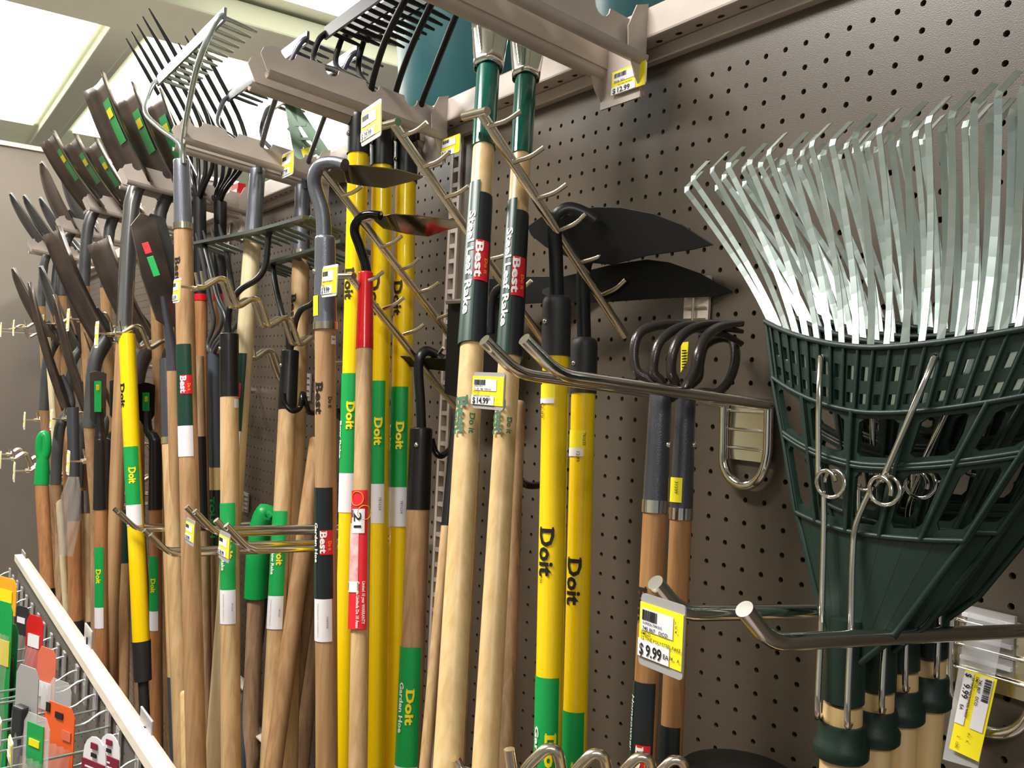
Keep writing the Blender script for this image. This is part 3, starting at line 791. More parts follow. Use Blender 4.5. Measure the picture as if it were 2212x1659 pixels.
neck_px(h.root, 'neck', [(1262, 736, 1.075), (1260, 660, 1.073), (1260, 600, 1.07), (1268, 560, 1.065), (1290, 545, 1.06), (1316, 560, 1.06)], 0.006, 'black', flat=(0.0165, 0.006, FW))
blade_poly(h.root, 'blade', [(1180, 602, 1.12), (1240, 590, 1.10), (1330, 572, 1.08), (1405, 561, 1.05), (1450, 567, 1.03), (1510, 590, 1.0), (1574, 631, 0.97), (1530, 641, 0.99), (1440, 644, 1.03), (1330, 652, 1.08), (1230, 655, 1.12), (1185, 640, 1.13)], 'blade')
# hoe behind with an oval badge
h = H('garden_hoe', 'garden hoe with wide black blade and oval badge, hanging behind the yellow hoes', 'garden hoe', None, (1117, 880), (1088, 1659), (1.19, 1.1), (36, 46))
h.seg('handle', 'wood_dull', 866, None, dome=0.012)
neck_px(h.root, 'neck', [(1060, 720, 1.24), (1066, 640, 1.24), (1085, 618, 1.23)], 0.006, 'black')
blade_poly(h.root, 'blade', [(1030, 604, 1.27), (1110, 597, 1.24), (1190, 597, 1.2), (1270, 610, 1.16), (1282, 640, 1.15), (1200, 654, 1.2), (1100, 658, 1.24), (1040, 650, 1.27)], 'blade')
ov = [P(1203 + 32 * math.cos(a), 630 + 12 * math.sin(a), 1.15) for a in [k * math.pi / 10 for k in range(20)]]
obj('oval_badge', MB().prism(ov, FW * 0.001), 'blade_grey', h.root)
# grey edger plate
t = thing('edger', P(1020, 860, 1.3), 'dark grey square edger blade behind the left tall leaf rake label', 'edger')
blade_poly(t, 'blade', [(967, 655, 1.33), (1080, 650, 1.25), (1080, 745, 1.25), (1082, 860, 1.26), (1000, 865, 1.3), (962, 850, 1.34)], 'blade', 0.004)
obj('top_bar', MB().tube([P(966, 652, 1.32), P(1082, 648, 1.24)], 0.004, 8), 'steel_socket', t)
obj('handle', MB().tube([P(1010, 860, 1.29), P(968, 1659, 1.16)], 0.013, 14), 'wood_dull', t)
obj('label_sleeve', MB().tube([P(1002, 1010, 1.26), P(998, 1120, 1.25)], 0.0138, 14), 'label_black', t)

# ================================================================ HOES ON THE SLANTED ARMS
def doit_green(h, v0, v1, v2, a0=-1.8, a1=0.55, text=None, vt=None, vd=None, sz=0.0105, dsz=0.017, digits=None):
    h.label('label_sleeve', 'label_green', v0, v1, a0, a1)
    h.label('label_sleeve', 'label_white', v1, v2, a0, a1)
    if text: h.text(text, vt[0], sz, -0.95, 'ink_white', 0.03, 0.0016, vend=vt[1])
    if vd: h.text('Doit', vd[0], dsz, -0.35, 'ink_yellow', 0.04, 0.0016, vend=vd[1])
    L = v2 - v1
    h.text('Distributed by a hardware co', v1 + L * 0.12, 0.003, -0.75, 'ink_grey', 0, 0.0014, vend=v1 + L * 0.9)
    h.text(digits or '781624', v1 + L * 0.38, 0.004, 0.1, 'ink_grey', 0, 0.0014, vend=v1 + L * 0.62)
h = H('garden_hoe', 'garden hoe with grey hammered neck and dark green Garden Hoe label', 'garden hoe', 'garden hoes on the slanted arms', (702, 510), (706, 1659), (1.287, 1.25), (44, 50))
h.seg('ferrule', 'grey_hammer', 510, 698, k=1.0, k1=1.1, dome=0.006)
h.seg('ferrule_band', 'nickel', 696, 712, k=1.16)
h.seg('handle', 'wood_brown', 708)
h.rivet(588, -1.35, 0.004)
neck_px(h.root, 'neck', [(700, 520, 1.287), (697, 460, 1.287), (682, 410, 1.285), (680, 380, 1.28), (694, 356, 1.275), (722, 351, 1.27), (745, 356, 1.26)], [0.0115, 0.009], 'grey_hammer')
blade_poly(h.root, 'blade', [(700, 378, 1.31), (722, 356, 1.29), (790, 355, 1.25), (860, 366, 1.20), (915, 382, 1.17), (900, 390, 1.18), (862, 400, 1.21), (830, 407, 1.24), (780, 398, 1.28), (730, 388, 1.31)], 'blade_gloss')
h.label('price_sticker', 'tag_yellow', 641, 684, -1.7, -0.65, lift=0.002); h.label('size_sticker', 'label_white', 727, 745, 0.55, 1.15, lift=0.001); h.text('2', 731, 0.008, 0.62, 'ink_grey', 0.02, 0.0018)
h.text('Best', 828, 0.019, -1.1, 'ink_black', 0.03, 0.00045, vend=895); h.text('Do it', 858, 0.008, 0.25, 'ink_black', 0.03, 0.00045, vend=882)
h.label('label_sleeve', 'label_black', 1052, 1290, -2.0, 0.62); h.label('label_sleeve', 'label_darkgreen', 1052, 1290, -1.9, -0.9, lift=0.0009); h.label('label_sleeve', 'label_white', 1290, 1381, -1.9, 0.5)
h.text('Garden Hoe', 1127, 0.0085, -1.1, 'ink_white', 0.03, 0.0016, vend=1212); h.best(1143, 1195, -0.55, 0.6)
h.text('708908', 1326, 0.004, 0.0, 'ink_grey', 0, 0.0014, vend=1352); h.text('Distributed by a hardware co', 1300, 0.003, -0.8, 'ink_grey', 0, 0.0014, vend=1372)

h = H('garden_hoe', 'garden hoe with red ferrule and red peeling label', 'garden hoe', 'garden hoes on the slanted arms', (790, 590), (773, 1659), (1.324, 1.2), (32, 57))
h.seg('ferrule', 'red', 588, 754, k=1.0, k1=1.06, dome=0.003); h.seg('handle', 'wood_tan', 750)
neck_px(h.root, 'neck', [(793, 600, 1.324), (789, 570, 1.324), (776, 530, 1.322), (766, 500, 1.32), (772, 476, 1.315), (795, 464, 1.31), (822, 466, 1.30)], [0.0075, 0.0068], 'black_gloss')
blade_poly(h.root, 'blade', [(800, 480, 1.34), (825, 466, 1.32), (850, 462, 1.29), (900, 464, 1.25), (985, 478, 1.18), (1000, 489, 1.18), (960, 500, 1.22), (925, 512, 1.26), (880, 505, 1.30), (830, 492, 1.34)], 'blade_gloss')
h.label('label_sleeve', 'red_label', 1060, 1357, -1.9, 0.55)
h.label('torn_label', 'torn_paper', 1130, 1275, -1.5, -0.25, lift=0.0011)
h.label('barcode_sticker', 'label_white', 1100, 1152, -1.0, 0.25, lift=0.0016)
h.text('21', 1108, 0.016, -0.7, 'ink_black', 0.01, 0.0024, vend=1140)
mb = MB()
for k in range(9):
    v_ = 1102 + k * 2.4
    for (a_, b_) in ((-0.95, -0.72),):
        mb.add([h.wrap(1100, 0.0012 * k + 0.001, y_ * 0.018, 0.0024) for y_ in (a_, b_)] + [h.wrap(1100, 0.0012 * k + 0.0017, y_ * 0.018, 0.0024) for y_ in (b_, a_)], [(0, 1, 2, 3)])
obj('barcode', mb, 'ink_black', h.root)
h.label('barcode_sticker', 'label_white', 1255, 1278, -1.5, -0.2, lift=0.0016); mb = MB()
for k in range(9): mb.add([h.wrap(1256, 0.0012 * k + 0.001, y_, 0.0024) for y_ in (-0.024, -0.004)] + [h.wrap(1256, 0.0012 * k + 0.0017, y_, 0.0024) for y_ in (-0.004, -0.024)], [(0, 1, 2, 3)])
obj('barcode', mb, 'ink_black', h.root)
h.text('Limited 10 year WARRANTY', 1255, 0.006, 0.12, 'ink_white', 0.02, 0.0018, vend=1346); h.text('Garantia Limitada De 10 Anos', 1255, 0.006, -0.35, 'ink_white', 0.02, 0.0018, vend=1354)
for k in range(2):
    c_ = [h.wrap(1078 + 30 * k, 0.010 * math.cos(a), -0.004 + 0.010 * math.sin(a) + (0.008 if k else -0.004), 0.0015) for a in [q * math.pi / 8 for q in range(16)]]
    obj('swirl_print', MB().tube(c_, 0.0006, 5, closed=True), 'ink_orange', h.root)

h = H('garden_hoe', 'garden hoe with black ferrule, brown handle and green Garden Hoe label low down', 'garden hoe', 'garden hoes on the slanted arms', (910, 925), (882, 1659), (1.35, 1.28), (47, 58))
h.seg('ferrule', 'black', 924, 1101, k=1.04, k1=1.04, dome=0.004); h.seg('handle', 'wood_brown', 1096); h.rivet(963, -0.35, 0.004)
neck_px(h.root, 'neck', [(911, 930, 1.35), (908, 860, 1.35), (904, 800, 1.35), (908, 770, 1.352), (922, 758, 1.36), (942, 766, 1.37), (955, 775, 1.37)], 0.006, 'black', flat=(0.014, 0.007, FW))
blade_poly(h.root, 'blade', [(848, 775, 1.42), (870, 769, 1.41), (930, 770, 1.37), (990, 778, 1.32), (1040, 788, 1.29), (1020, 800, 1.32), (960, 800, 1.37), (900, 794, 1.41), (870, 787, 1.43)], 'blade')
doit_green(h, 1395, 1650, 1740, text='Garden Hoe', vt=(1470, 1578), vd=(1485, 1560), a1=0.7)

# ================================================================ YELLOW BOW RAKES ON THE SECOND HANGER
def bow_head(root, X, Y, zf, zbar, half, m, mt=None, tine=0.062, tdir=V((0, 1, -0.15)), n=14, r0=0.0042, swell=0.0, side=1):
    """rake head above its ferrule: bar along X, tines to the wall, two bow rods"""
    bar = MB().bar([(X - half, Y, zbar), (X + half, Y, zbar)], 0.022, 0.005, V((0, 1, 0)))
    obj('head_bar', bar, m, root)
    for k in range(n):
        x = X - half + 2 * half * (k + 0.5) / n; a = V((x, Y, zbar)); b = a + tdir.normalized() * tine
        obj('tine', MB().tube([a, a.lerp(b, 0.7), b], [0.0042, 0.0040, 0.0024], 8), mt or m, root)
    for s in (-1, 1):
        pts = [V((X + s * 0.006, Y, zf - 0.01)), V((X + s * 0.014, Y - 0.004, zf + 0.03)), V((X + s * half * 0.45, Y - 0.02, zf + 0.075)), V((X + s * half * 0.85, Y - 0.03, zf + (zbar - zf) * 0.62)), V((X + s * half * 0.97, Y - 0.014, zbar - 0.018)), V((X + s * half * 0.98, Y, zbar))]
        obj('bow_rod', MB().tube(spline(pts, 6), r0, 10), m, root)
ylab = ['left yellow bow rake of three', 'middle yellow bow rake of three', 'right yellow bow rake of three, nearest the slotted upright']
for k, (ut, ub, vf0, vf1, dd, wp, vg, vw, vd, dg) in enumerate(((776, 740, 243, 334, (1.42, 1.33), (46, 44), 808, 1022, 930, None), (826, 812, 262, 360, (1.443, 1.35), (47, 40), 824, 1045, 904, '781624'), (878, 855, 298, 395, (1.465, 1.37), (46, 50), 837, 1052, 913, '781624'))):
    h = H('bow_rake', ylab[k] + ' hanging from the beige hanger', 'bow rake', 'yellow bow rakes on the second hanger', (ut, vf0), (ub, 1659), dd, wp)
    h.seg('ferrule', 'black', vf0, vf1, k=1.08, dome=0.012); h.seg('handle', 'yellow', vf1 - 4, k=0.96); h.rivet(vf0 + 50, -1.15, 0.004)
    h.label('label_sleeve', 'label_green', vg, vw, -1.8, 0.55 if k else 1.2); h.label('label_sleeve', 'label_white', vw, vw + 84, -1.8, 0.55 if k else 1.2)
    h.text('Doit', vd - (0 if k else 60), 0.018, -0.45, 'ink_yellow', 0.04, 0.0016, vend=vd + 58 - (0 if k else 60))
    h.text('Bow Rake', vd - (20 if k == 0 else -5), 0.008, -1.3, 'ink_white', 0.03, 0.0016, vend=vd + 60)
    h.text('Doit', (585, 600, 612)[k], 0.024, -1.1, 'ink_black', 0.03, 0.00045, vend=(650, 685, 685)[k])
    if dg: h.text(dg, vw + 28, 0.006, 0.0, 'ink_grey', 0, 0.0016, vend=vw + 56)
    q = h.at(vf0); bow_head(h.root, HX[1] + 0.0, q.y, q.z, EYE.z + 0.60 + 0.01 * k, 0.19, 'blade', tine=0.065, r0=0.0052)

# ================================================================ GREY FERRULE RAKES ON THE THIRD HANGER
specs = [('long brown oak bow rake handle with grey ferrule in front of the black forks', (392, 345), (424, 1659), (1.684, 1.6), (38, 44), (345, 485), 'wood_brown'),
         ('cream wooden bow rake handle with grey ferrule, leaning left at the foot', (557, 365), (462, 1659), (1.77, 1.66), (36, 40), (365, 514), 'wood_cream'),
         ('bow rake handle with grey ferrule half hidden behind the grey necked hoe', (654, 400), (622, 1659), (1.83, 1.7), (36, 44), (400, 545), 'wood_tan')]
for k, (lb, tp, bt, dd, wp, vf, wd) in enumerate(specs):
    h = H('bow_rake', lb, 'bow rake', 'grey ferruled bow rakes on the third hanger', tp, bt, dd, wp)
    h.seg('ferrule', 'grey_hammer', vf[0], vf[1] + 3, k=0.9, k1=1.0, dome=0.004); h.seg('ferrule_band', 'nickel', vf[1] - 2, vf[1] + 12, k=1.1); h.seg('handle', wd, vf[1] + 8)
    q = h.at(vf[0]); bow_head(h.root, HX[2], q.y, q.z, EYE.z + 0.605, 0.225, 'galv' if k == 0 else 'grey_dark', 'galv' if k == 0 else None, r0=0.005)
    if k == 0:
        h.label('label_sleeve', 'label_darkgreen', 745, 920, -1.8, 0.5); h.best(812, 852, -0.7, 0.5); h.label('label_sleeve', 'label_white', 920, 986, -1.8, 0.5)
        h.text('Best', 560, 0.02, -1.2, 'ink_black', 0.03, 0.00045, vend=610)
    if k == 1:
        h.label('label_sleeve', 'label_darkgreen', 765, 932, -1.8, 0.3); h.best(829, 862, -1.1, -0.1); h.label('label_sleeve', 'label_white', 932, 1000, -1.8, 0.2)
    if k == 2: h.text('Best', 640, 0.02, -1.2, 'ink_black', 0.03, 0.00045, vend=700)

# ================================================================ BLACK BOW RAKES ON THE STEPPED HOOK
def black_rake(lab, tp, bt, dd, wp, vf, wood, bar, neck, vg, td, vt=None):
    h = H('bow_rake', lab, 'bow rake', 'black bow rakes on the stepped hook', tp, bt, dd, wp)
    h.seg('ferrule', 'black', vf[0], vf[1], k=1.05, dome=0.003); h.seg('handle', wood, vf[1] - 3); h.rivet(vf[0] + 34, -1.2, 0.0035)
    for i, nk in enumerate(neck): neck_px(h.root, 'bow_rod', nk, 0.0058, 'black')
    a = P(*bar[0]); b = P(*bar[1]); c_ = P(*bar[2])
    mb = MB(); mb.bar(spline([a, b, c_], 8), 0.024, 0.006, V((0, 0, 1))); obj('head_bar', mb, 'rake_bar', h.root)
    path = spline([a, b, c_], 8); n = len(path)
    for k in range(15):
        q = path[min(n - 1, int((k + 0.5) / 15 * n))]
        obj('tine', MB().tube([q, q + V((0.0, 0.05, -0.012)), q + V((0, 0.062, -0.016))], [0.0042, 0.0036, 0.002], 7), 'rake_bar', h.root)
    doit_green(h, vg[0], vg[1], vg[2], vd=td, text='Bow Rake', vt=vt or (td[0], td[1] + 30))
    return h
h = black_rake('bow rake with black ferrule, its long toothed head spread above the nearest stepped hook', (495, 720), (499, 1659), (1.67, 1.6), (38, 43), (720, 857), 'wood_tan',
           [(422, 528, 1.86), (560, 500, 1.66), (668, 470, 1.48)],
           [[(495, 725, 1.67), (493, 690, 1.67), (500, 655, 1.66), (520, 625, 1.65), (556, 602, 1.64), (574, 570, 1.64), (580, 510, 1.64), (590, 490, 1.64)], [(492, 725, 1.67), (486, 680, 1.68), (470, 640, 1.72), (450, 560, 1.8), (440, 524, 1.84)]], (1086, 1272, 1345), (1150, 1205), (1180, 1230))
h.label('size_sticker', 'label_white', 863, 882, 0.5, 1.2, lift=0.001)
h = black_rake('bow rake with black ferrule between the cream handle and the grey necked hoe', (627, 757), (583, 1659), (1.737, 1.62), (36, 46), (757, 885), 'wood_tan',
           [(562, 576, 1.92), (660, 548, 1.74), (748, 522, 1.58)],
           [[(627, 760, 1.737), (634, 720, 1.735), (640, 690, 1.73), (652, 668, 1.72), (680, 650, 1.70), (690, 600, 1.68), (700, 545, 1.66)], [(624, 760, 1.737), (622, 720, 1.74), (610, 680, 1.76), (596, 620, 1.82), (590, 575, 1.88)]], (1104, 1286, 1357), (1180, 1220), (1190, 1240))
# ================================================================ GARDEN CULTIVATORS
for k, (lb, tp, bt, dd, wp, vf, vb_, vl) in enumerate((
    ('garden cultivator in front with four curved claws, grey ferrule and orange brown handle', (1427, 850), (1388, 1659), (0.87, 0.84), (50, 56), (842, 1080), (1080, 1107), (1470, 1800)),
    ('rear garden cultivator, grey ferrule behind the front one', (1482, 850), (1448, 1659), (0.90, 0.87), (46, 50), (842, 1100), (1097, 1122), (1565, 1800)))):
    h = H('garden_cultivator', lb, 'garden cultivator', 'garden cultivators on the centre hook', tp, bt, dd, wp)
    h.seg('ferrule', 'grey_dark', vf[0], vf[1], k=0.95, k1=1.06); h.seg('ferrule_band', 'chrome', vb_[0], vb_[1], k=1.12); h.seg('handle', 'wood_cultiv', vb_[1] - 4)
    h.rivet(960, 1.0, 0.003)
    h.label('label_sleeve', 'label_black', vl[0], vl[1], -1.9, 0.75); 
    if k == 0:
        h.label('label_sleeve', 'label_darkgreen', vl[0], vl[1], -1.8, -1.0, lift=0.0009)
        h.text('Homeowner', 1500, 0.007, -1.3, 'ink_white', 0.0, 0.0014, vend=1620, shear=0.2); h.best(1602, 1690, -0.6, 0.5)
        h.text('Best', 1268, 0.02, -1.45, 'ink_black', 0.03, 0.0008, vend=1345)
    else: h.label('price_sticker', 'tag_yellow', 1032, 1085, -1.3, 0.0, lift=0.0012); h.text('31239', 1040, 0.005, -0.6, 'ink_black', 0, 0.002)
    d0 = dd[0]
    CL = ([[(1432, 862), (1405, 822), (1376, 802), (1369, 765), (1378, 725), (1405, 707), (1450, 700), (1500, 706), (1560, 722), (1604, 742)],
           [(1434, 862), (1428, 825), (1412, 805), (1414, 770), (1426, 738), (1456, 713), (1492, 703), (1545, 706), (1604, 716)],
           [(1440, 862), (1458, 828), (1450, 805), (1453, 765), (1469, 729), (1500, 708), (1540, 700), (1604, 701)],
           [(1448, 860), (1480, 835), (1500, 802), (1509, 760), (1526, 726), (1556, 706), (1604, 697)]] if k == 0 else
          [[(1484, 862), (1490, 835), (1508, 815), (1512, 780), (1524, 745), (1560, 730), (1600, 745)],
           [(1488, 862), (1515, 848), (1548, 848), (1574, 822), (1588, 780), (1584, 740), (1560, 712)]])
    for ci, pl in enumerate(CL):
        n0 = len(pl); sp_ = spline([P(u_, v_, d0 - 0.012 * ci * math.sin(math.pi * i / (n0 - 1)) + 0.05 * (i / (n0 - 1)) ** 2) for i, (u_, v_) in enumerate(pl)], 6); n_ = len(sp_)
        obj('claw', MB().tube(sp_, [0.0051 if i < n_ * 0.8 else 0.0051 * (1 - 0.6 * (i - n_ * 0.8) / (n_ * 0.2)) for i in range(n_)], 10), 'cultiv', h.root)

# ================================================================ PRICE TAGS, NEAR ONES
tl = PY(1388, 1298, 0.37)
price_tag('grey framed price tag reading 9.99, before the leaf rake hook', tl, 0.0375, 0.034, [('0-09326-70413-5', 0.1, 0.38, 0.07), ('745 867   OCO', 0.1, 0.49, 0.1), ('EMP-22', 0.08, 0.58, 0.08), ('22 TINE POLY/STEEL RAKE', 0.08, 0.665, 0.085), ('EA', 0.6, 0.88, 0.12), ('34    A', 0.74, 0.86, 0.09), ('1', 0.84, 0.2, 0.08), ('0', 0.84, 0.28, 0.08), ('4', 0.84, 0.36, 0.08)], '9.99', tilt=0.0, hold=0.16)
tl = PY(1025, 812, 0.33)
price_tag('grey framed price tag reading 14.99, garden cultivator, under the centre hook', tl, 0.05, 0.0255 * 1.0, [('0-09326-71202 4', 0.08, 0.37, 0.08), ('721 239   VMI   70741-015', 0.08, 0.48, 0.1), ('PN-072022', 0.07, 0.59, 0.09), ('GARDEN CULTIVATOR', 0.07, 0.71, 0.1), ('EA', 0.56, 0.82, 0.12), ('41   A', 0.74, 0.82, 0.08)], '14.99', hold=0.14)
tl = P(783, 250, 1.14)
price_tag('white price tag reading 29.99 on a slanted arm before the yellow rakes', tl, 0.055, 0.036, [('782 202    KTM', 0.08, 0.56, 0.1), ('GARDEN MASTER HD', 0.08, 0.72, 0.09)], '29.99', tilt=0.08, holder='white_plastic', hold=0.16)
tl = P(699, 582, 1.235)
price_tag('white price tag reading 9.99 on the grey hoe ferrule', tl, 0.05, 0.036, [('708 971   RE  4900-02', 0.08, 0.56, 0.1), ('BM-35', 0.07, 0.68, 0.1), ('GARDEN HOE', 0.07, 0.75, 0.08), ('EA', 0.55, 0.84, 0.1)], '9.99', holder='white_plastic', hold=0.1)
tl = PX(611, 338, -1.71) + V((0, -0.0, 0))
price_tag('yellow edged price tag hanging on the third beige hanger', tl, 0.062, 0.042, [('764 911', 0.08, 0.5, 0.1)], '17.99', holder='white_plastic', detail=1, hold=0.08)
tl = PX(377, 608, -1.66)
price_tag('small price tag at the front end of the nearest stepped hook', tl, 0.045, 0.036, [], '18.99', holder='white_plastic', detail=1, hold=0.1)
tl = PX(1325, 158, HX[0] - 0.036); tl.y = -0.0095; q_ = PY(1325, 158, 0.044)
price_tag('price sticker reading 12.99 on the nearest hanger bracket', V((q_.x, q_.y, q_.z)), 0.060, 0.029, [('734 243   OCO', 0.08, 0.5, 0.1), ('ADJ STEEL LEAF RAKE', 0.2, 0.66, 0.09)], '12.99', holder='tag_white', hold=0.0)
q_ = PY(957, 303, 0.044)
price_tag('price sticker on the second hanger bracket beside the slotted upright', V((q_.x, q_.y, q_.z)), 0.055, 0.029, [], '29.99', holder='tag_white', detail=1, hold=0.0)
q_ = PY(402, 1122, 0.36)
for (lb, u_, v_, X_) in (('price tag under the tips of the hook on the brown oak handle', 404, 1125, -1.545), ('price tag under the tips of the hook before the green Do it label', 476, 1153, -1.355)):
    q_ = PX(u_, v_, X_); price_tag(lb, q_, 0.05, 0.03, [], '8.99', detail=1, hold=0.22)
# clear flip tag at lower right with vertical yellow sticker
q_ = PY(2140, 1330, 0.02); t = thing('price_tag', q_, 'long clear strip with a sideways yellow price sticker reading 9.99, at the right edge', 'price tag', 'price tags on the hooks')
cnr = [PY(2098, 1400, 0.03), PY(2165, 1420, 0.03), PY(2108, 1640, 0.03), PY(2036, 1632, 0.03)]
obj('holder', MB().prism([PY(2092, 1320, 0.02), PY(2170, 1345, 0.02), PY(2112, 1662, 0.02), PY(2036, 1640, 0.02)], (0, 0.001, 0)), 'clear', t)
A_, B_, C_, D_ = PY(2086, 1446, 0.024), PY(2154, 1468, 0.024), PY(2114, 1646, 0.024), PY(2050, 1616, 0.024)
def bil(a, b, dy=0): return A_.lerp(B_, a).lerp(D_.lerp(C_, a), b) + V((0, -dy, 0))
obj('paper', MB().prism([A_, B_, C_, D_], (0, 0.0006, 0)), 'tag_yellow', t)
obj('white_field', MB().prism([bil(0.5, 0.02, .0008), bil(0.92, 0.02, .0008), bil(0.92, 0.66, .0008), bil(0.5, 0.66, .0008)], (0, 0.0003, 0)), 'tag_white', t)
obj('white_field', MB().prism([bil(0.0, 0.02, .0008), bil(0.3, 0.02, .0008), bil(0.3, 0.66, .0008), bil(0.0, 0.66, .0008)], (0, 0.0003, 0)), 'tag_white', t)
mb = MB(); ex_ = (D_ - A_).normalized(); ey_ = (B_ - A_).normalized()
for (tx, a, b, sz) in (('$', 0.06, 0.03, 0.007), ('9.99', 0.06, 0.16, 0.0075), ('EA', 0.08, 0.42, 0.004), ('745 867   OCO', 0.5, 0.06, 0.0035), ('EMP-22', 0.4, 0.04, 0.003), ('22 TINE POLY/STEEL RAKE', 0.28, 0.06, 0.003), ('P-1   K', 0.5, 0.72, 0.003), ('2    1290', 0.2, 0.8, 0.003)):
    flat_text(mb, tx, bil(a, b, 0.0014), ex_, ey_, sz, 0.01)
x = 0.03; rng = random.Random(3)
while x < 0.3:
    b_ = rng.choice((0.006, 0.012)); mb.add([bil(0.68, x, .0014), bil(0.9, x, .0014), bil(0.9, x + b_, .0014), bil(0.68, x + b_, .0014)], [(0, 1, 2, 3)]); x += b_ + rng.choice((0.006, 0.01))
obj('lettering', mb, 'ink_black', t)
# price strip seen inside the claws
t = thing('price_tag', PY(1475, 740, 0.03), 'narrow yellow price strip seen through the cultivator claws', 'price tag', 'price tags on the hooks')
obj('paper', MB().prism([PY(1471, 740, 0.04), PY(1487, 738, 0.04), PY(1484, 780, 0.04), PY(1470, 805, 0.04)], (0, 0.001, 0)), 'tag_yellow', t)
mb = MB()
for k in range(7): mb.add([PY(1473, 756 + k * 6, 0.042), PY(1483, 756 + k * 6, 0.042), PY(1483, 759 + k * 6, 0.042), PY(1473, 759 + k * 6, 0.042)], [(0, 1, 2, 3)])
obj('barcode', mb, 'ink_black', t)
# beige wall clip plates behind
for (lb, u0, v0, u1, v1) in (('small beige slotted clip plate on the pegboard above the claws', 1480, 600, 1528, 705), ('clear plastic clip strip on the pegboard between the rake handles', 652, 806, 668, 866), ('grey metal clip on the pegboard above the green grip handle', 524, 1062, 534, 1108)):
    a = PY(u0, v0, 0.006); b = PY(u1, v1, 0.006)
    t = thing('wall_clip', ((a.x + b.x) / 2, 0, b.z), lb, 'wall clip')
    obj('plate', MB().box(((a.x + b.x) / 2, -0.004, (a.z + b.z) / 2), (b.x - a.x, 0.004, a.z - b.z)), 'beige' if u0 > 1000 else 'tag_grey', t)
    for k in range(4): obj('rib', MB().box(((a.x + b.x) / 2, -0.007, b.z + (a.z - b.z) * (0.15 + 0.23 * k)), ((b.x - a.x) * 0.9, 0.003, 0.002)), 'nickel', t)
    obj('centre_rod', MB().tube([((a.x + b.x) / 2, -0.010, a.z), ((a.x + b.x) / 2, -0.010, b.z)], 0.002, 8), 'nickel', t)
# black J hooks
for (lb, pts) in (('black wire J hook beside the black ferrule of the second pale rake', [(612, 850, 1.66), (616, 872, 1.66), (632, 888, 1.66), (648, 880, 1.67), (652, 862, 1.67), (655, 850, 1.68), (664, 880, 1.68), (676, 892, 1.7)]),
                  ('black wire J hook between the left yellow rake and the red hoe', [(728, 882, 1.5), (730, 896, 1.5), (742, 905, 1.5), (755, 892, 1.5), (762, 870, 1.52)]),
                  ('black wire J hook right of the black hoe ferrule', [(932, 948, 1.38), (940, 975, 1.38), (952, 985, 1.38), (968, 974, 1.4), (985, 960, 1.42)]),
                  ('black wire J hook behind the right tall leaf rake', [(1098, 1008, 1.2), (1112, 1030, 1.2), (1140, 1048, 1.2), (1165, 1048, 1.22)])):
    q = P(*pts[-1]); t = thing('wire_hook', q, lb, 'hook', 'black wire J hooks')
    obj('wire', MB().tube(spline([P(*p) for p in pts] + [V((q.x, -0.002, q.z + 0.002))], 4), 0.0052, 8), 'black_gloss', t)

# ================================================================ SHOVELS
def shovel(label, X, yd, z0, kind='square', L=0.29, W=0.23, tilt=20, mb_='blade_brown', handle='wood_brown', sticker=False, zlow=None, dish=0.02, yaw=0.0, hr=0.0145, grp=None, ferr=False, socket=0.2, sock_m='blade_grey', lean=(-0.3, -0.2)):
    ta = math.radians(tilt); Y = -yd
    ax = V((math.cos(yaw), math.sin(yaw), 0)); out = V((math.sin(yaw), -math.cos(yaw), 0))
    up = V((0, 0, 1)) * math.cos(ta) + out * math.sin(ta); nr = ax.cross(up)
    if nr.dot(out) < 0: nr = -nr
    base = V((X, Y, z0)); root = thing('shovel', (X + lean[0], min(-0.03, Y - lean[1]), 0.1), label, 'shovel', grp)
    def wid(t):
        if kind == 'square': return W / 2 * (1.0 if t > 0.05 else 0.9)
        if kind == 'round': return W / 2 * (0.93 + 0.07 * math.sin(t * 3)) * (1 if t < 0.45 else math.sqrt(max(0.0, 1 - ((t - 0.45) / 0.56) ** 2.2)))
        return W / 2 * (1 - 0.15 * t)
    def fn(i, j):
        s = 2 * i - 1; a = abs(s)
        tt = j
        dz = (dish * (max(0, a - 0.55) / 0.45 if kind == 'square' else a * a)) * (1 - 0.55 * j if kind != 'square' else 1)
        bend = 0.03 * (1 - j) ** 2
        return base + ax * (s * wid(tt)) + up * (L * tt) + nr * (dz - bend - 0.01)
    obj('blade', MB().grid(fn, 10, 12), mb_, root, solid=0.003)
    if sticker:
        f2 = lambda i, j: fn(0.5 + 0.30 * (i - 0.5), 0.42 + 0.4 * j) + nr * 0.004
        obj('sticker', MB().grid(f2, 2, 4), 'label_green', root)
        f3 = lambda i, j: fn(0.5 + 0.22 * (i - 0.5), 0.66 + 0.08 * j) + nr * 0.0055
        obj('sticker_print', MB().grid(f3, 2, 2), 'ink_yellow', root)
    obj('socket', MB().tube(spline([fn(0.5, 0.3) + nr * -0.008, fn(0.5, 0.08) + nr * -0.006, base - V((0, 0, 0.035)) - out * 0.004, V((X, Y, z0 - socket))], 4), [0.006 + (hr * 1.05 - 0.006) * min(1, i / 7) for i in range(13)], 12), sock_m, root)
    if ferr: obj('ferrule', MB().tube([V((X, Y, z0 - socket - 0.02)), V((X, Y, z0 - socket + 0.015))], hr * 1.15, 16), 'galv', root)
    zl = 0.1 if zlow is None else zlow
    obj('handle', MB().tube([V((X, Y, z0 - socket + 0.005)), V((X + lean[0], min(-0.03, Y - lean[1]), zl))], hr, 16), handle, root)
    return root
SZ = HZ - 0.035
g1 = 'square shovels hanging blade up'
shovel('square shovel nearest the camera, with green sticker and bent shiny steel pipe socket', HX[3], 0.31, SZ, socket=0.34, sock_m='steel_socket', hr=0.0175, lean=(0, 0), ferr=True, L=0.25, W=0.2, sticker=True, grp=g1)
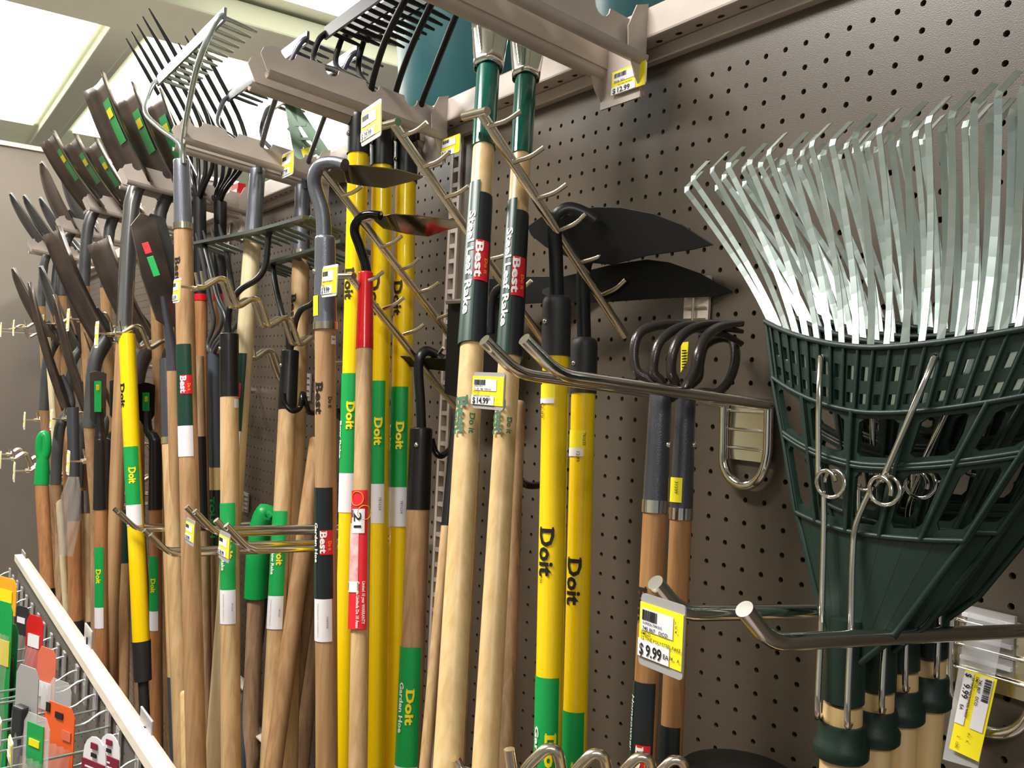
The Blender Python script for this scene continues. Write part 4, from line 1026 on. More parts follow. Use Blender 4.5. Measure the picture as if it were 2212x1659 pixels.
shovel('square shovel second from the camera, behind the tallest dark blade', HX[3], 0.245, SZ - 0.01, L=0.25, W=0.2, sticker=True, grp=g1)
shovel('square shovel third from the camera, half hidden by the white rake head', HX[3], 0.185, SZ - 0.01, L=0.25, W=0.2, sticker=True, grp=g1)
shovel('square shovel leading the smaller group on the left', HX[4], 0.325, SZ, L=0.22, W=0.19, tilt=28, sticker=True, grp=g1)
shovel('square shovel in the middle of the smaller group on the left', HX[4], 0.27, SZ, L=0.22, W=0.19, tilt=28, sticker=True, grp=g1)
shovel('square shovel at the back of the smaller group on the left', HX[4], 0.22, SZ, L=0.22, W=0.19, tilt=28, sticker=True, grp=g1)
g2 = 'pointed shovels hanging blade up'
shovel('pointed shovel just left of the smaller group of square shovels', HX[5], 0.31, SZ, 'round', L=0.23, W=0.2, grp=g2)
shovel('pointed shovel with lit inner face left of the square shovels', HX[5], 0.25, SZ, 'round', L=0.23, W=0.2, mb_='blade_grey', grp=g2)
shovel('pointed shovel farthest left at the picture edge', HX[6], 0.28, SZ - 0.0, 'round', tilt=30, L=0.25, W=0.18, mb_='blade_grey', grp=g2)
shovel('pointed shovel second from the left picture edge', HX[6], 0.235, SZ, 'round', tilt=30, L=0.25, W=0.18, mb_='blade_grey', grp=g2)
shovel('pointed shovel third from the left picture edge', HX[6], 0.18, SZ, 'round', tilt=30, L=0.25, W=0.18, mb_='blade_grey', grp=g2)
g3 = 'shovels on the stepped hooks'
ZZ = EYE.z + 0.045
shovel('square shovel on the stepped hooks, its sharp corner below the hangers', -2.36, 0.35, ZZ, L=0.29, W=0.2, grp=g3)
shovel('square shovel on the stepped hooks behind the bent steel pipe', -2.36, 0.25, ZZ, L=0.28, W=0.23, grp=g3)
shovel('pointed shovel on the stepped hooks beside the bare end wall', -3.2, 0.34, ZZ, 'round', L=0.27, W=0.2, tilt=24, grp=g3)
shovel('pointed shovel on the stepped hooks with a bright inner face', -3.2, 0.27, ZZ - 0.02, 'round', L=0.3, W=0.2, tilt=20, mb_='blade_grey', grp=g3)
shovel('narrow drain spade with rounded tip in front of the pointed shovels', -2.9, 0.34, EYE.z - 0.16, 'round', L=0.40, W=0.11, tilt=14, mb_='blade_brown', grp=g3)
shovel('narrow drain spade with rounded tip, second of the pair', -2.9, 0.28, EYE.z - 0.17, 'round', L=0.38, W=0.11, tilt=14, mb_='blade_brown', grp=g3)
shovel('narrow dark spade leaning behind the drain spades', -2.75, 0.25, EYE.z - 0.15, 'round', L=0.42, W=0.12, tilt=16, mb_='blade_brown', grp=g3)
for (lb, off, dp, mm) in (('long garden spade with red and green sticker on its dark blade', 0, 1.98, 'blade_brown'), ('garden spade behind the one with the red and green sticker', 22, 2.03, 'blade_grey')):
    r_ = thing('spade', P(360 + off, 720, dp), lb, 'spade', g3)
    blade_poly(r_, 'blade', [(284 + off, 486, dp - 0.04), (300 + off, 462, dp), (334 + off, 470, dp + 0.04), (352 + off, 520, dp + 0.04), (372 + off, 610, dp + 0.04), (384 + off, 700, dp + 0.02), (366 + off, 712, dp), (338 + off, 690, dp - 0.04), (308 + off, 590, dp - 0.05)], mm, 0.003)
    obj('socket', MB().tube([P(352 + off, 640, dp - 0.02), P(372 + off, 760, dp), P(374 + off, 800, dp)], [0.006, 0.014, 0.015], 12), 'grey_dark', r_)
    obj('handle', MB().tube([P(374 + off, 795, dp), P(392 + off, 1659, dp)], 0.014, 12), 'wood_brown', r_)
    if off == 0:
        for (nm, m_, v0, v1) in (('sticker', 'ink_red', 524, 547), ('sticker', 'label_green', 554, 596)):
            x0 = 306 + (v0 - 524) * 0.36; x1 = 306 + (v1 - 524) * 0.36
            blade_poly(r_, nm, [(x0, v0 + 2, dp - 0.062), (x0 + 14, v0 - 2, dp - 0.06), (x1 + 14, v1 - 2, dp - 0.06), (x1, v1 + 2, dp - 0.062)], m_, 0.0008)

# small digging spades with green stickers
for (lb, uc, vt0, vb0, ub, d_, wp, bm, lab) in (
        ('small grey spade with green sticker, left one of three', 212, 803, 912, 217, 2.06, 38, 'blade_grey', (1180, 1310, 1355)),
        ('small grey spade with green sticker, middle one behind the yellow handle', 254, 820, 906, 240, 2.12, 34, 'blade_grey', (1190, 1310, 1355)),
        ('small dark spade with green sticker, right one of three', 316, 828, 910, 335, 2.1, 40, 'blade', (1200, 1318, 1360))):
    h = H('spade', lb, 'spade', 'small spades hanging low', (ub, 940), (ub + 4, 1659), (d_, d_ - 0.02), (25, 27))
    blade_poly(h.root, 'blade', [(uc - wp / 2, vt0 + 2, d_ - 0.02), (uc - wp / 4, vt0 - 2, d_), (uc + wp / 4, vt0 - 1, d_), (uc + wp / 2, vt0 + 4, d_ + 0.02), (uc + wp / 2 - 3, vb0 - 14, d_ + 0.02), (uc + 4, vb0 + 14, d_), (uc - 4, vb0 + 14, d_), (uc - wp / 2 + 3, vb0 - 10, d_ - 0.02)], bm, 0.003)
    blade_poly(h.root, 'sticker', [(uc - 8, vt0 + 20, d_ - 0.022), (uc + 7, vt0 + 20, d_ - 0.012), (uc + 7, vb0 - 22, d_ - 0.012), (uc - 8, vb0 - 22, d_ - 0.022)], 'label_green', 0.001)
    blade_poly(h.root, 'sticker_print', [(uc - 3, vt0 + 28, d_ - 0.024), (uc + 3, vt0 + 28, d_ - 0.016), (uc + 3, vt0 + 40, d_ - 0.016), (uc - 3, vt0 + 40, d_ - 0.024)], 'ink_yellow', 0.001)
    neck_px(h.root, 'neck', [(uc + 2, vb0 - 30, d_), (uc + 4, vb0 + 20, d_), (ub, 960, d_), (ub, 1100, d_)], [0.008, 0.0165], 'black')
    h.seg('ferrule', 'black', 945, 1100, k=1.0, k1=1.12, dome=0.01); h.seg('handle', 'wood_orange', 1096)
    h.label('label_sleeve', 'label_green', lab[0], lab[1], -1.7, 0.35); h.label('label_sleeve', 'label_white', lab[1], lab[2], -1.7, 0.3)
    h.text('Doit', lab[0] + 48, 0.016, -0.8, 'ink_yellow', 0.03, 0.0014, vend=lab[0] + 78)

# ================================================================ FORKS
def fork(label, u, vtop, d, X, n, half, tips_z, out, mt, segs, bot, wp, grp, name='garden_fork', cat='garden fork', r=0.0052, curve=0.05):
    h = H(name, label, cat, grp, (u, vtop), bot, (d, d - 0.05), wp)
    for s in segs: h.seg(*s[:4], **(s[4] if len(s) > 4 else {}))
    q = h.at(vtop)
    for k in range(n):
        f = 2 * k / (n - 1) - 1; x = X + f * half
        pts = [q + V((0, 0, -0.005)), V((q.x + f * half * 0.45, q.y - 0.004, q.z + 0.02)), V((x, q.y, q.z + 0.07)), V((x, q.y - out * 0.22 + curve * 0.3, q.z + tips_z * 0.45)), V((x, q.y - out * 0.62, q.z + tips_z * 0.78)), V((x + 0.0, q.y - out, q.z + tips_z))]
        sp_ = spline(pts, 5); m_ = len(sp_)
        obj('tine', MB().tube(sp_, [r * (1 if i < m_ * 0.8 else 1 - 0.85 * (i - m_ * 0.8) / (m_ * 0.2)) for i in range(m_)], 8), mt, h.root)
    return h
g4 = 'black manure forks hanging tines up'
h = fork('black manure fork with long curved tines behind the white rake head, front one', 431, 428, 2.05, -2.12, 5, 0.11, 0.37, 0.15, 'black', [('socket', 'black', 428, 640), ('ferrule_band', 'red', 636, 650, {'k': 1.1}), ('handle', 'wood_orange', 648, None)], (445, 1659), (27, 30), g4)
h = fork('black manure fork, rear one beside the cream rake handle', 476, 436, 2.12, -2.08, 5, 0.11, 0.33, 0.13, 'black', [('socket', 'black', 436, 640), ('ferrule_band', 'red', 636, 650, {'k': 1.1}), ('handle', 'wood_orange', 648, None)], (470, 1659), (27, 30), g4)
h = fork('spading fork with grey tines low behind the brown oak handle', 462, 765, 2.0, -1.95, 4, 0.085, 0.27, 0.05, 'blade_grey', [('handle', 'blue_grey', 765, 1010, {}), ('handle_wood', 'wood_pale', 1008, 1060), ('label_sleeve', 'label_black', 1058, 1190, {'k': 1.03}), ('lower_handle', 'wood_dull', 1188, None)], (478, 1659), (27, 30), 'spading forks', curve=0.0)
h.text('TOUGH', 1072, 0.017, -1.0, 'label_green', 0.05, 0.002, vend=1160)
# ================================================================ OTHER HANDLES AT THE LEFT
h = H('garden_fork', 'garden fork with long yellow handle and black end grip', 'garden fork', None, (262, 470), (318, 1659), (2.06, 1.95), (34, 36), zmin=0.3)
h.at_ = h.at
# bent steel pipe shaft above, yellow handle below
h.seg('handle', 'yellow', 722, 1386); h.seg('end_grip', 'black_matte', 1384, 1470, k=1.1, k1=1.0); h.seg('end_stem', 'black_matte', 1468, 1560, k=0.6)
h.label('label_sleeve', 'label_green', 965, 1090, -1.7, 0.7); h.label('label_sleeve', 'label_white', 1090, 1135, -1.7, 0.8); h.text('Doit', 1010, 0.022, -0.5, 'ink_yellow', 0.04, 0.0015, vend=1044); h.text('Doit', 830, 0.02, -1.3, 'ink_black', 0.04, 0.0008, vend=880)
h = H('shovel', 'shovel with curved black socket and pale handle left of the brown oak handle', 'shovel', 'shovels with curved black sockets', (361, 780), (395, 1659), (2.02, 1.92), (34, 38))
h.seg('socket', 'grey_dark', 775, 946, k=0.9, k1=1.05); h.seg('ferrule_band', 'nickel', 944, 958, k=1.1); h.seg('handle', 'wood_tan', 955)
neck_px(h.root, 'neck', [(362, 790, 2.02), (366, 762, 2.02), (376, 744, 2.03)], [0.016, 0.013], 'black')
for (lb, pts) in (('shovel with curved grey socket left of the yellow fork handle', [(205, 802, 2.4), (210, 775, 2.4), (222, 750, 2.4), (228, 735, 2.4)]), ('shovel with curved grey socket right of the yellow fork handle', [(298, 830, 2.2), (302, 800, 2.2), (312, 770, 2.2), (326, 748, 2.2)])):
    t = thing('shovel', P(*pts[0]), lb, 'shovel', 'shovels with curved black sockets')
    obj('socket', MB().tube(spline([P(*q) for q in pts], 4), [0.015 + 0.0005 * i for i in range(13)], 14), 'grey_dark', t)
    obj('handle', MB().tube([P(*pts[0]), P(pts[0][0] + 6, 1659, 2.3)], 0.0145, 14), 'wood_dull', t)
# green D grip, far left
def grip(label, u, v0, v1, ub, d, w_, wood='wood_orange', low=None, big=False):
    h = H('shovel', label, 'shovel', 'upside down shovels with green grips', (u, v1), (ub, 1659 if low is None else low), (d, d - 0.04), (w_, w_))
    a = P(u, v0, d); b = P(u, v1, d)
    hw = w_ * 1.05 * d / FP / 2; hh = (a - b).length
    outer = []
    for k in range(13):
        an = math.pi * k / 12; outer.append((hw * 1.15 * math.cos(an), hh - hw * 1.15 + hw * 1.15 * math.sin(an)))
    ring = [(-hw * 0.9, hh * 0.62)] + [(x * 0.72, z) for x, z in outer[::-1]] + [(hw * 0.9, hh * 0.62)]
    c_ = b; rt = RT
    if big:
        pth = [c_, c_ + V((0, 0, hh * 0.5)), c_ + V((0, 0, hh * 0.8)) + rt * hw * 0.1, c_ + V((0, 0, hh * 0.97)) + rt * hw * 0.75, c_ + V((0, 0, hh * 0.93)) + rt * hw * 1.5]
        obj('grip', MB().tube(spline(pth, 5), [hw * 1.35] * 6 + [hw * 1.2] * 10 + [hw * 0.85] * 5, 18), 'grip_green', h.root)
    else:
        obj('grip', MB().tube([c_ + V((0, 0, z)) for z in (0, hh * 0.3, hh * 0.48)], [hw * 1.06, hw * 1.0, hw * 0.8], 16), 'grip_green', h.root)
        obj('grip_loop', MB().tube(spline([c_ + V((0, 0, hh * 0.42)), c_ - rt * hw * 0.44 + V((0, 0, hh * 0.56)), c_ - rt * hw * 0.46 + V((0, 0, hh * 0.78)), c_ + V((0, 0, hh * 0.88)), c_ + rt * hw * 0.46 + V((0, 0, hh * 0.78)), c_ + rt * hw * 0.44 + V((0, 0, hh * 0.56)), c_ + V((0, 0, hh * 0.42))], 5), hw * 0.68, 12), 'grip_green', h.root)
    h.seg('handle', wood, v1 - 2, low)
    return h
h = grip('orange wooden handle with a green looped grip at the far left', 90, 924, 1046, 103, 2.4, 27, low=1275)
h.seg('socket', 'black', 1272, 1300, k=1.1)
h = grip('handle with large bright green plastic grip low behind the chrome hooks', 553, 1100, 1290, 538, 1.95, 36, wood='wood_dull', big=True)
# rest of the far-left sticks
def stick(label, top, bot, d, w_, segs, grp='long wooden handles at the left', name='long_tool', cat='garden tool', dome=0.0):
    h = H(name, label, cat, grp, top, bot, d, w_)
    for s in segs: h.seg(*s[:4], **(s[4] if len(s) > 4 else {}))
    return h
stick('cream handle against the end wall behind the drain spades', (103, 730), (134, 1180), (2.7, 2.6), (12, 14), [('handle', 'wood_cream', 730, None)])
stick('orange handle behind the clear plastic bag', (158, 930), (168, 1659), (2.45, 2.4), (27, 30), [('socket', 'grey_dark', 880, 1130, {'k': 0.9}), ('handle', 'wood_orange', 1125, 1342), ('end_grip', 'black_matte', 1340, None, {'k': 1.08})])
stick('tan handle with chrome band right of the clear plastic bag', (182, 1040), (200, 1659), (2.5, 2.42), (26, 30), [('ferrule_band', 'steel_socket', 1060, 1108, {'k': 1.1}), ('handle', 'wood_tan', 1100, 1344), ('end_grip', 'black_matte', 1342, None, {'k': 1.05})])
stick('dark green collared handle left of the clear plastic bag', (130, 1050), (133, 1659), (2.7, 2.6), (20, 24), [('collar', 'tube_green', 1048, 1112), ('handle', 'wood_dull', 1110, None)])
stick('orange brown handle behind the first small spade', (143, 860), (160, 1400), (2.75, 2.6), (22, 26), [('handle', 'wood_orange', 860, None)])
stick('tapered dark handle behind the middle small spade', (180, 940), (186, 1659), (2.7, 2.6), (20, 24), [('handle', 'wood_dull', 935, None)])
stick('brown handle between the small spades and the yellow handle', (262, 1100), (258, 1659), (2.55, 2.5), (22, 24), [('handle', 'wood_brown', 1100, None)])
stick('green tipped reddish handle behind the yellow fork handle', (270, 1180), (265, 1659), (2.4, 2.35), (22, 24), [('tip', 'label_darkgreen', 1100, 1216), ('handle', 'wood_brown', 1214, None)])
stick('yellow fiberglass handle behind the shovel socket', (372, 740), (378, 1659), (2.3, 2.2), (20, 22), [('handle', 'yellow', 700, 985), ('lower_handle', 'wood_dull', 983, None)])
stick('oak handle with dark sleeve right of the brown oak handle', (428, 770), (446, 1659), (1.95, 1.9), (24, 28), [('handle', 'wood_dull', 770, 945, {}), ('sleeve', 'black', 943, 1145, {'k': 1.05}), ('lower_handle', 'wood_dull', 1143, None)])
stick('pale handle with dark lower end beside the yellow fork grip', (368, 1190), (384, 1659), (2.0, 1.95), (30, 30), [('handle', 'wood_tan', 1190, 1462), ('end_grip', 'blue_grey', 1460, None, {'k': 1.0})])
stick('dark green handle low beside the oak handle', (392, 1380), (398, 1659), (2.1, 2.05), (24, 24), [('handle', 'label_darkgreen', 1380, None)])
h = stick('stubby pale wooden handle end leaning low behind the brown oak handle', (402, 1500), (405, 1659), (1.75, 1.7), (26, 26), [('handle', 'wood_pale', 1492, None, {'dome': 0.012})])
stick('brown grained handle leaning diagonally behind the hoes', (690, 920), (590, 1659), (1.72, 1.6), (34, 44), [('handle', 'wood_brown', 945, None, {'dome': 0.01})])
stick('second brown grained handle leaning diagonally, lower behind the hoes', (682, 1180), (612, 1659), (1.80, 1.7), (30, 36), [('handle', 'wood_dull', 1160, None)])
stick('rough grey tube handle behind the green grip handle', (565, 1290), (520, 1659), (2.0, 1.9), (30, 34), [('handle', 'blue_grey', 1290, None)])
stick('dark handle behind the middle yellow rake', (702, 1150), (650, 1659), (1.85, 1.8), (34, 34), [('handle', 'wood_dull', 1180, None)])
stick('slim wooden handle with black sleeve left of the first tall leaf rake', (985, 900), (918, 1659), (1.32, 1.2), (20, 30), [('sleeve', 'black', 900, 1136), ('handle', 'wood_tan', 1134, None)])
stick('brown stick showing between the two tall leaf rakes', (1020, 1100), (990, 1659), (1.15, 1.05), (22, 34), [('handle', 'wood_dull', 1000, None)])
stick('dark green stick low between the two tall leaf rakes', (1000, 1450), (990, 1659), (1.12, 1.1), (16, 20), [('handle', 'label_darkgreen', 1450, None)])
# clear plastic bag
t = thing('plastic_bag', P(150, 1190, 2.35), 'clear crumpled plastic bag hanging over the handles at the far left', 'plastic bag')
def fb(i, j):
    an = i * 2 * math.pi; r = 0.012 + 0.016 * math.sin(min(1, j * 1.15) * 2.6) + 0.004 * math.sin(an * 5 + j * 9)
    return P(158 - 18 * j, 1030 + 170 * j, 2.33) + RT * (r * math.cos(an)) + FW * (r * 0.6 * math.sin(an))
obj('bag', MB().grid(fb, 24, 14), 'bag', t)

# beige lower rails on the pegboard
for (lb, x0, x1, yd_, z_) in (('beige cross rail low on the rack behind the green label handles', -2.75, -1.9, 0.06, PX(300, 1437, -2.3).z), ('beige cross rail at the bottom behind the black fork grip', -2.6, -1.75, 0.06, PX(330, 1560, -2.1).z), ('beige cross rail by the end wall', -4.4, -3.2, 0.06, PX(120, 1236, -3.6).z)):
    t = thing('cross_rail', (x0, -yd_, z_), lb, 'rail', 'beige cross rails low on the rack')
    obj('bar', MB().box(((x0 + x1) / 2, -yd_, z_), (x1 - x0, 0.012, 0.05)), 'beige', t); obj('flange', MB().box(((x0 + x1) / 2, -yd_ - 0.01, z_ + 0.024), (x1 - x0, 0.02, 0.003)), 'rail_white', t)

# ================================================================ TOP SHELF ITEMS
def tub(label, X, Y, z, r0, r1, hgt, m, rim, name='garden_tub', cat='tub', ribs=0):
    t = thing(name, (X, Y, z), label, cat)
    obj('wall', MB().tube([(X, Y, z), (X, Y, z + 0.01), (X, Y, z + hgt)], [r0 * 0.96, r0, r1], 40), m, t)
    c_ = [(X + r1 * 1.02 * math.cos(a), Y + r1 * 1.02 * math.sin(a), z + hgt) for a in [k * 2 * math.pi / 40 for k in range(40)]]
    obj('rim', MB().tube(c_, rim[0], 8, closed=True), rim[1], t)
    return t
ZS = ZT + 0.028
q_ = PY(985, 235, -0.15)
tub('large dark teal planter tub on the top shelf behind the rakes', PY(1020, 190, -0.17).x - 0.06, 0.2, ZS, 0.13, 0.165, 0.34, 'teal', (0.006, 'teal'))
tub('teal pot on the top shelf to the right of the large tub', -0.98, 0.2, ZS, 0.11, 0.13, 0.17, 'teal', (0.006, 'cyan'), name='plant_pot', cat='plant pot')
q_ = PY(1290, 100, -0.13)
tub('cyan plastic bowl on the top shelf above the nearest hanger', q_.x, q_.y, ZS, 0.06, 0.085, max(0.05, q_.z - ZS), 'teal', (0.009, 'cyan'), name='plastic_bowl', cat='bowl')
q_ = PY(650, 335, -0.25)
tub('bright green tub rim on the top shelf behind the grey ferruled rakes', q_.x - 0.05, 0.25, ZS, 0.12, 0.15, 0.06, 'grip_green', (0.008, 'grip_green'))
t = thing('box', (q_.x + 0.42, 0.28, ZS), 'pale green carton with yellow and green print on the top shelf', 'carton')
bx_ = q_.x + 0.16
obj('carton', MB().box((bx_, 0.3, ZS + 0.03), (0.2, 0.14, 0.06)), 'ceil', t); obj('print', MB().box((bx_, 0.2295, ZS + 0.032), (0.16, 0.001, 0.035)), 'label_green', t); obj('print', MB().box((bx_ - 0.03, 0.2285, ZS + 0.034), (0.06, 0.001, 0.022)), 'ink_yellow', t)
t = thing('box', PY(515, 412, -0.1), 'small red and orange carton under the shovels on the top shelf', 'carton')
q_ = PY(515, 412, 0.05); obj('carton', MB().box((q_.x, q_.y, q_.z + 0.0), (0.05, 0.02, 0.03)), 'red', t); obj('print', MB().box((q_.x, q_.y - 0.011, q_.z - 0.006), (0.045, 0.001, 0.012)), 'label_white', t)
# pale green plastic fan rake head on the third hanger
t = thing('fan_rake', P(655, 340, 1.95), 'pale grey green plastic fan rake head hanging by its apex on the third hanger', 'fan rake')
a_ = P(625, 218, 1.95); 
for (nm, pu, pv) in (('side_rib', 648, 345), ('side_rib', 708, 340)):
    obj(nm, MB().bar([a_, P(pu, pv, 1.95)], 0.022, 0.006, FW), 'pale_green', t)
for k in range(4): obj('rib', MB().bar([a_ + V((0, 0, -0.02 * k)), P(655 + 12 * k, 335, 1.95)], 0.008, 0.004, FW), 'pale_green', t)
for (v_, a0, a1) in ((270, 0.35, 0.5), (300, 0.2, 0.7)): obj('cross_rib', MB().bar([P(627 + (v_ - 218) * 0.2, v_, 1.948), P(627 + (v_ - 218) * 0.66, v_, 1.948)], 0.006, 0.004, FW), 'pale_green', t)
obj('sticker', MB().prism([P(650, 322, 1.94), P(672, 318, 1.94), P(678, 338, 1.94), P(656, 342, 1.94)], FW * 0.002), 'tag_yellow', t)

# ================================================================ LOW DISPLAY PANEL AT LOWER LEFT
PYD = 0.766 - 0.27; CZ = EYE.z - 0.45
xa = PY(40, 1200, PYD).x; xb = -0.45; xj = PY(160, 1385, PYD).x
struct('trim_3', MB().box(((xa + xj) / 2 - 0.004, -PYD, CZ - 0.006), (xj - xa - 0.006, 0.016, 0.014)), 'rail_white')
struct('trim_4', MB().box(((xj + xb) / 2, -PYD, CZ - 0.004), (xb - xj, 0.018, 0.014)), 'rail_white')
struct('display_panel', peg_panel(xa, xb, 0.35, CZ - 0.012, -PYD, xa, CZ, r=0.0032, sign=1), 'panel')
struct('display_panel_back', MB().box(((xa + xb) / 2, -PYD + 0.016, (CZ + 0.35) / 2), (xb - xa, 0.01, CZ - 0.37)), 'beige')
for (u_, v_, lb) in ((50, 1222, 'grey bracket plate behind the far end of the display panel'), (190, 1400, 'grey bracket plate behind the middle of the display panel'), (315, 1600, 'grey bracket plate behind the near part of the display panel')):
    q_ = PY(u_, v_, PYD - 0.02); t = thing('bracket', q_, lb, 'bracket', 'bracket plates behind the display panel')
    obj('plate', MB().box((q_.x, q_.y, q_.z), (0.06, 0.003, 0.07)), 'tag_grey', t, bevel=0.001); obj('slot', MB().box((q_.x, q_.y - 0.002, q_.z + 0.01), (0.006, 0.002, 0.016)), 'black_void', t)
ORD = 'first second third fourth fifth sixth seventh eighth ninth tenth eleventh twelfth thirteenth fourteenth fifteenth nearest seventeenth sixteenth'.split()
mounts = [(22, 1235, ), (29, 1250), (38, 1262), (48, 1276), (58, 1294), (70, 1312), (84, 1334), (96, 1354), (112, 1378), (126, 1400), (140, 1418), (168, 1448), (186, 1468), (208, 1500), (236, 1534), (300, 1640), (258, 1585), (228, 1620)]
for k, (u_, v_) in enumerate(mounts):
    q_ = PY(u_, v_, PYD + 0.004); L_ = 0.2
    where = ORD[k]
    t = thing('peg_hook', q_, '%s wire peg hook from the far end of the low display panel' % where, 'peg hook', 'wire peg hooks on the low display panel')
    obj('back_plate', MB().box((q_.x, q_.y - 0.001, q_.z - 0.014), (0.019, 0.003, 0.044)), 'tag_grey', t)
    pts = [V((q_.x, q_.y, q_.z)), V((q_.x, q_.y - 0.012, q_.z - 0.002)), V((q_.x, q_.y - 0.03, q_.z - 0.014)), V((q_.x, q_.y - L_, q_.z - 0.020)), V((q_.x, q_.y - L_ - 0.014, q_.z - 0.014))]
    obj('wire', MB().tube(rounded(pts, 0.006, 2), 0.0019, 8), 'galv', t)
    if k in (11, 13, 14): 
        obj('tag_wire', MB().tube([V((q_.x + 0.012, q_.y, q_.z - 0.018)), V((q_.x + 0.012, q_.y - L_, q_.z - 0.03))], 0.0017, 8), 'galv', t)
def hang_pack(label, u_, v_, yd, w_, h_, m, parts=(), name='packaged_tool', round_top=False, cat='packaged tool', yaw=0.42, bag=False):
    q = PY(u_, v_, yd); t = thing(name, (q.x, q.y, q.z - h_), label, cat)
    R_ = Matrix.Rotation(yaw, 3, 'Z'); W = lambda x, y, z: q + R_ @ V((x, y, z))
    out = [(-w_ / 2, -h_), (w_ / 2, -h_)]
    if round_top: out += [(w_ / 2 * math.cos(a), -w_ * 0.55 + w_ * 0.55 * math.sin(a)) for a in [k * math.pi / 8 for k in range(9)]]
    else: out += [(w_ / 2, -0.012), (w_ / 2 - 0.008, 0), (-w_ / 2 + 0.008, 0), (-w_ / 2, -0.012)]
    card = obj('card', MB().prism([W(a, 0, b) for a, b in out], R_ @ V((0, 0.0012, 0))), m, t)
    for (nm, a0, b0, a1, b1, mm, th) in parts:
        obj(nm, MB().box(W((a0 + a1) / 2, -th / 2 - 0.0005, (b0 + b1) / 2), (abs(a1 - a0), th, abs(b1 - b0)), R_), mm, card if th < 0.003 else t, bevel=0.0 if th < 0.003 else 0.003)
    if bag:
        fnb = lambda i, j: W((i - 0.5) * w_ * 0.9, -0.004 - 0.014 * math.sin(math.pi * i) * math.sin(math.pi * j) - 0.002 * math.sin(i * 23 + j * 11), -0.05 - (h_ - 0.06) * j)
        obj('blister', MB().grid(fnb, 14, 14), 'bag', t)
    return t
pr = lambda w_: [('print', -w_ * 0.3, -0.02, w_ * 0.3, -0.03, 'label_white', 0.001)]
hang_pack('orange card pack with a clear blister on the near peg hooks', 130, 1522, PYD + 0.07, 0.062, 0.2, 'orange', [('hang_hole', -0.008, -0.01, 0.008, -0.018, 'black_void', 0.001), ('print', -0.028, -0.002, -0.02, -0.014, 'ink_black', 0.001), ('print', 0.008, -0.03, 0.026, -0.042, 'rust', 0.001)], bag=True)
hang_pack('maroon and white rounded card pack, left one of two', 206, 1592, PYD + 0.085, 0.036, 0.14, 'label_white', [('print', -0.018, -0.024, 0.018, -0.14, 'maroon', 0.001), ('print_line', -0.012, -0.03, 0.004, -0.0315, 'label_white', 0.0014), ('print_line', -0.012, -0.035, 0.008, -0.0365, 'label_white', 0.0014), ('hang_hole', -0.004, -0.016, 0.004, -0.02, 'black_void', 0.001), ('emblem', -0.005, -0.006, 0.005, -0.012, 'maroon', 0.001)], round_top=True)
hang_pack('maroon and white rounded card pack, right one of two nearest the panel', 238, 1586, PYD + 0.05, 0.036, 0.14, 'label_white', [('print', -0.018, -0.024, 0.018, -0.14, 'maroon', 0.001), ('print_line', -0.012, -0.03, 0.004, -0.0315, 'label_white', 0.0014), ('print_line', -0.012, -0.035, 0.008, -0.0365, 'label_white', 0.0014), ('hang_hole', -0.004, -0.016, 0.004, -0.02, 'black_void', 0.001), ('emblem', -0.005, -0.006, 0.005, -0.012, 'maroon', 0.001)], round_top=True)
hang_pack('clear bagged tool with a green printed card', 80, 1545, PYD + 0.11, 0.05, 0.2, 'clear', [('print', -0.016, -0.01, 0.016, -0.06, 'label_green', 0.001), ('lettering_block', -0.01, -0.028, 0.01, -0.036, 'ink_yellow', 0.002)], bag=True)
hang_pack('salmon coloured pack among the clear bags', 102, 1400, PYD + 0.06, 0.045, 0.2, 'rust', [('print', -0.015, -0.05, 0.015, -0.09, 'label_white', 0.001)], bag=True)
hang_pack('red tipped pack behind the salmon coloured pack', 76, 1330, PYD + 0.06, 0.045, 0.2, 'red', [('print', -0.015, -0.03, 0.015, -0.05, 'label_white', 0.001)], bag=True)
hang_pack('dark bagged tool behind the wire hooks', 48, 1310, PYD + 0.05, 0.045, 0.2, 'black_matte', pr(0.04), bag=True)
hang_pack('bright green pack at the left picture edge', 10, 1300, PYD + 0.10, 0.045, 0.3, 'grip_green', [('print', -0.02, -0.06, 0.02, -0.1, 'ink_yellow', 0.001)], bag=True)
hang_pack('second bright green pack low at the left picture edge', 20, 1345, PYD + 0.09, 0.05, 0.3, 'grip_green', [('tool_body', -0.02, -0.06, 0.02, -0.16, 'black_matte', 0.01)], bag=True)
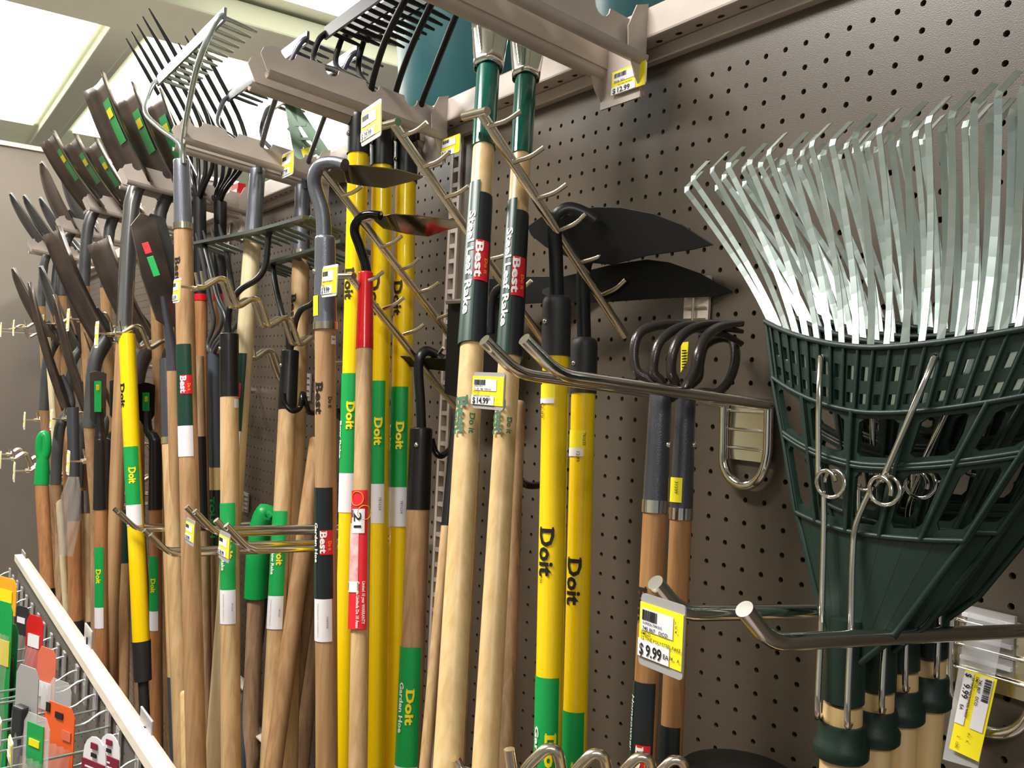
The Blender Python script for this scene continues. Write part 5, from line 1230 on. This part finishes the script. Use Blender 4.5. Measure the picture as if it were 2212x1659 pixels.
hang_pack('orange pack at the far end of the panel', 14, 1248, PYD + 0.09, 0.06, 0.06, 'ink_orange', [('print', -0.02, -0.02, 0.02, -0.04, 'ink_yellow', 0.001)])
hang_pack('clear bag with dark tool in the middle of the display', 130, 1470, PYD + 0.06, 0.05, 0.2, 'clear', [('tool_body', -0.012, -0.03, 0.012, -0.16, 'black_matte', 0.012)], bag=True)
hang_pack('grey bagged tool left of the orange card pack', 60, 1440, PYD + 0.10, 0.05, 0.25, 'tag_grey', [('tool_body', -0.012, -0.05, 0.012, -0.2, 'black_matte', 0.012)], bag=True)
q_ = PY(22, 1590, PYD + 0.14)
price_tag('white price tag on the front tip of a peg hook at the lower left', V((q_.x, q_.y, q_.z)), 0.03, 0.022, [], '2.99', detail=0, holder='white_plastic', group='price tags on the peg hooks')
q_ = PY(0, 1552, PYD + 0.14)
price_tag('white price tag at the left picture edge above the lower one', V((q_.x, q_.y, q_.z)), 0.02, 0.024, [], '2.99', detail=0, holder='white_plastic', group='price tags on the peg hooks')
# dark rubber tub edge bottom centre right
q_ = PY(1565, 1660, 0.1)
t = thing('rubber_mat_roll', (q_.x, -0.12, q_.z - 0.05), 'dark rubber item low against the pegboard right of the cultivators', 'rubber tub')
obj('body', MB().tube([(q_.x, -0.08, q_.z - 0.25), (q_.x, -0.08, q_.z - 0.03), (q_.x, -0.08, q_.z - 0.008), (q_.x, -0.08, q_.z - 0.006)], [0.065, 0.07, 0.055, 0.02], 32), 'black', t)
# second wall support at right edge
t = thing('wall_clip', PY(2130, 1420, 0.0), 'clear ribbed plastic bracket cover at the right edge behind the rake hook', 'wall clip')
a = PY(2085, 1330, 0.006); b = PY(2190, 1440, 0.006)
obj('plate', MB().box(((a.x + b.x) / 2, -0.006, (a.z + b.z) / 2), (b.x - a.x, 0.004, 0.05)), 'tag_grey', t)
for k in range(3): obj('rib', MB().box(((a.x + b.x) / 2, -0.010, (a.z + b.z) / 2 + 0.018 - 0.018 * k), (b.x - a.x, 0.004, 0.003)), 'label_white', t)
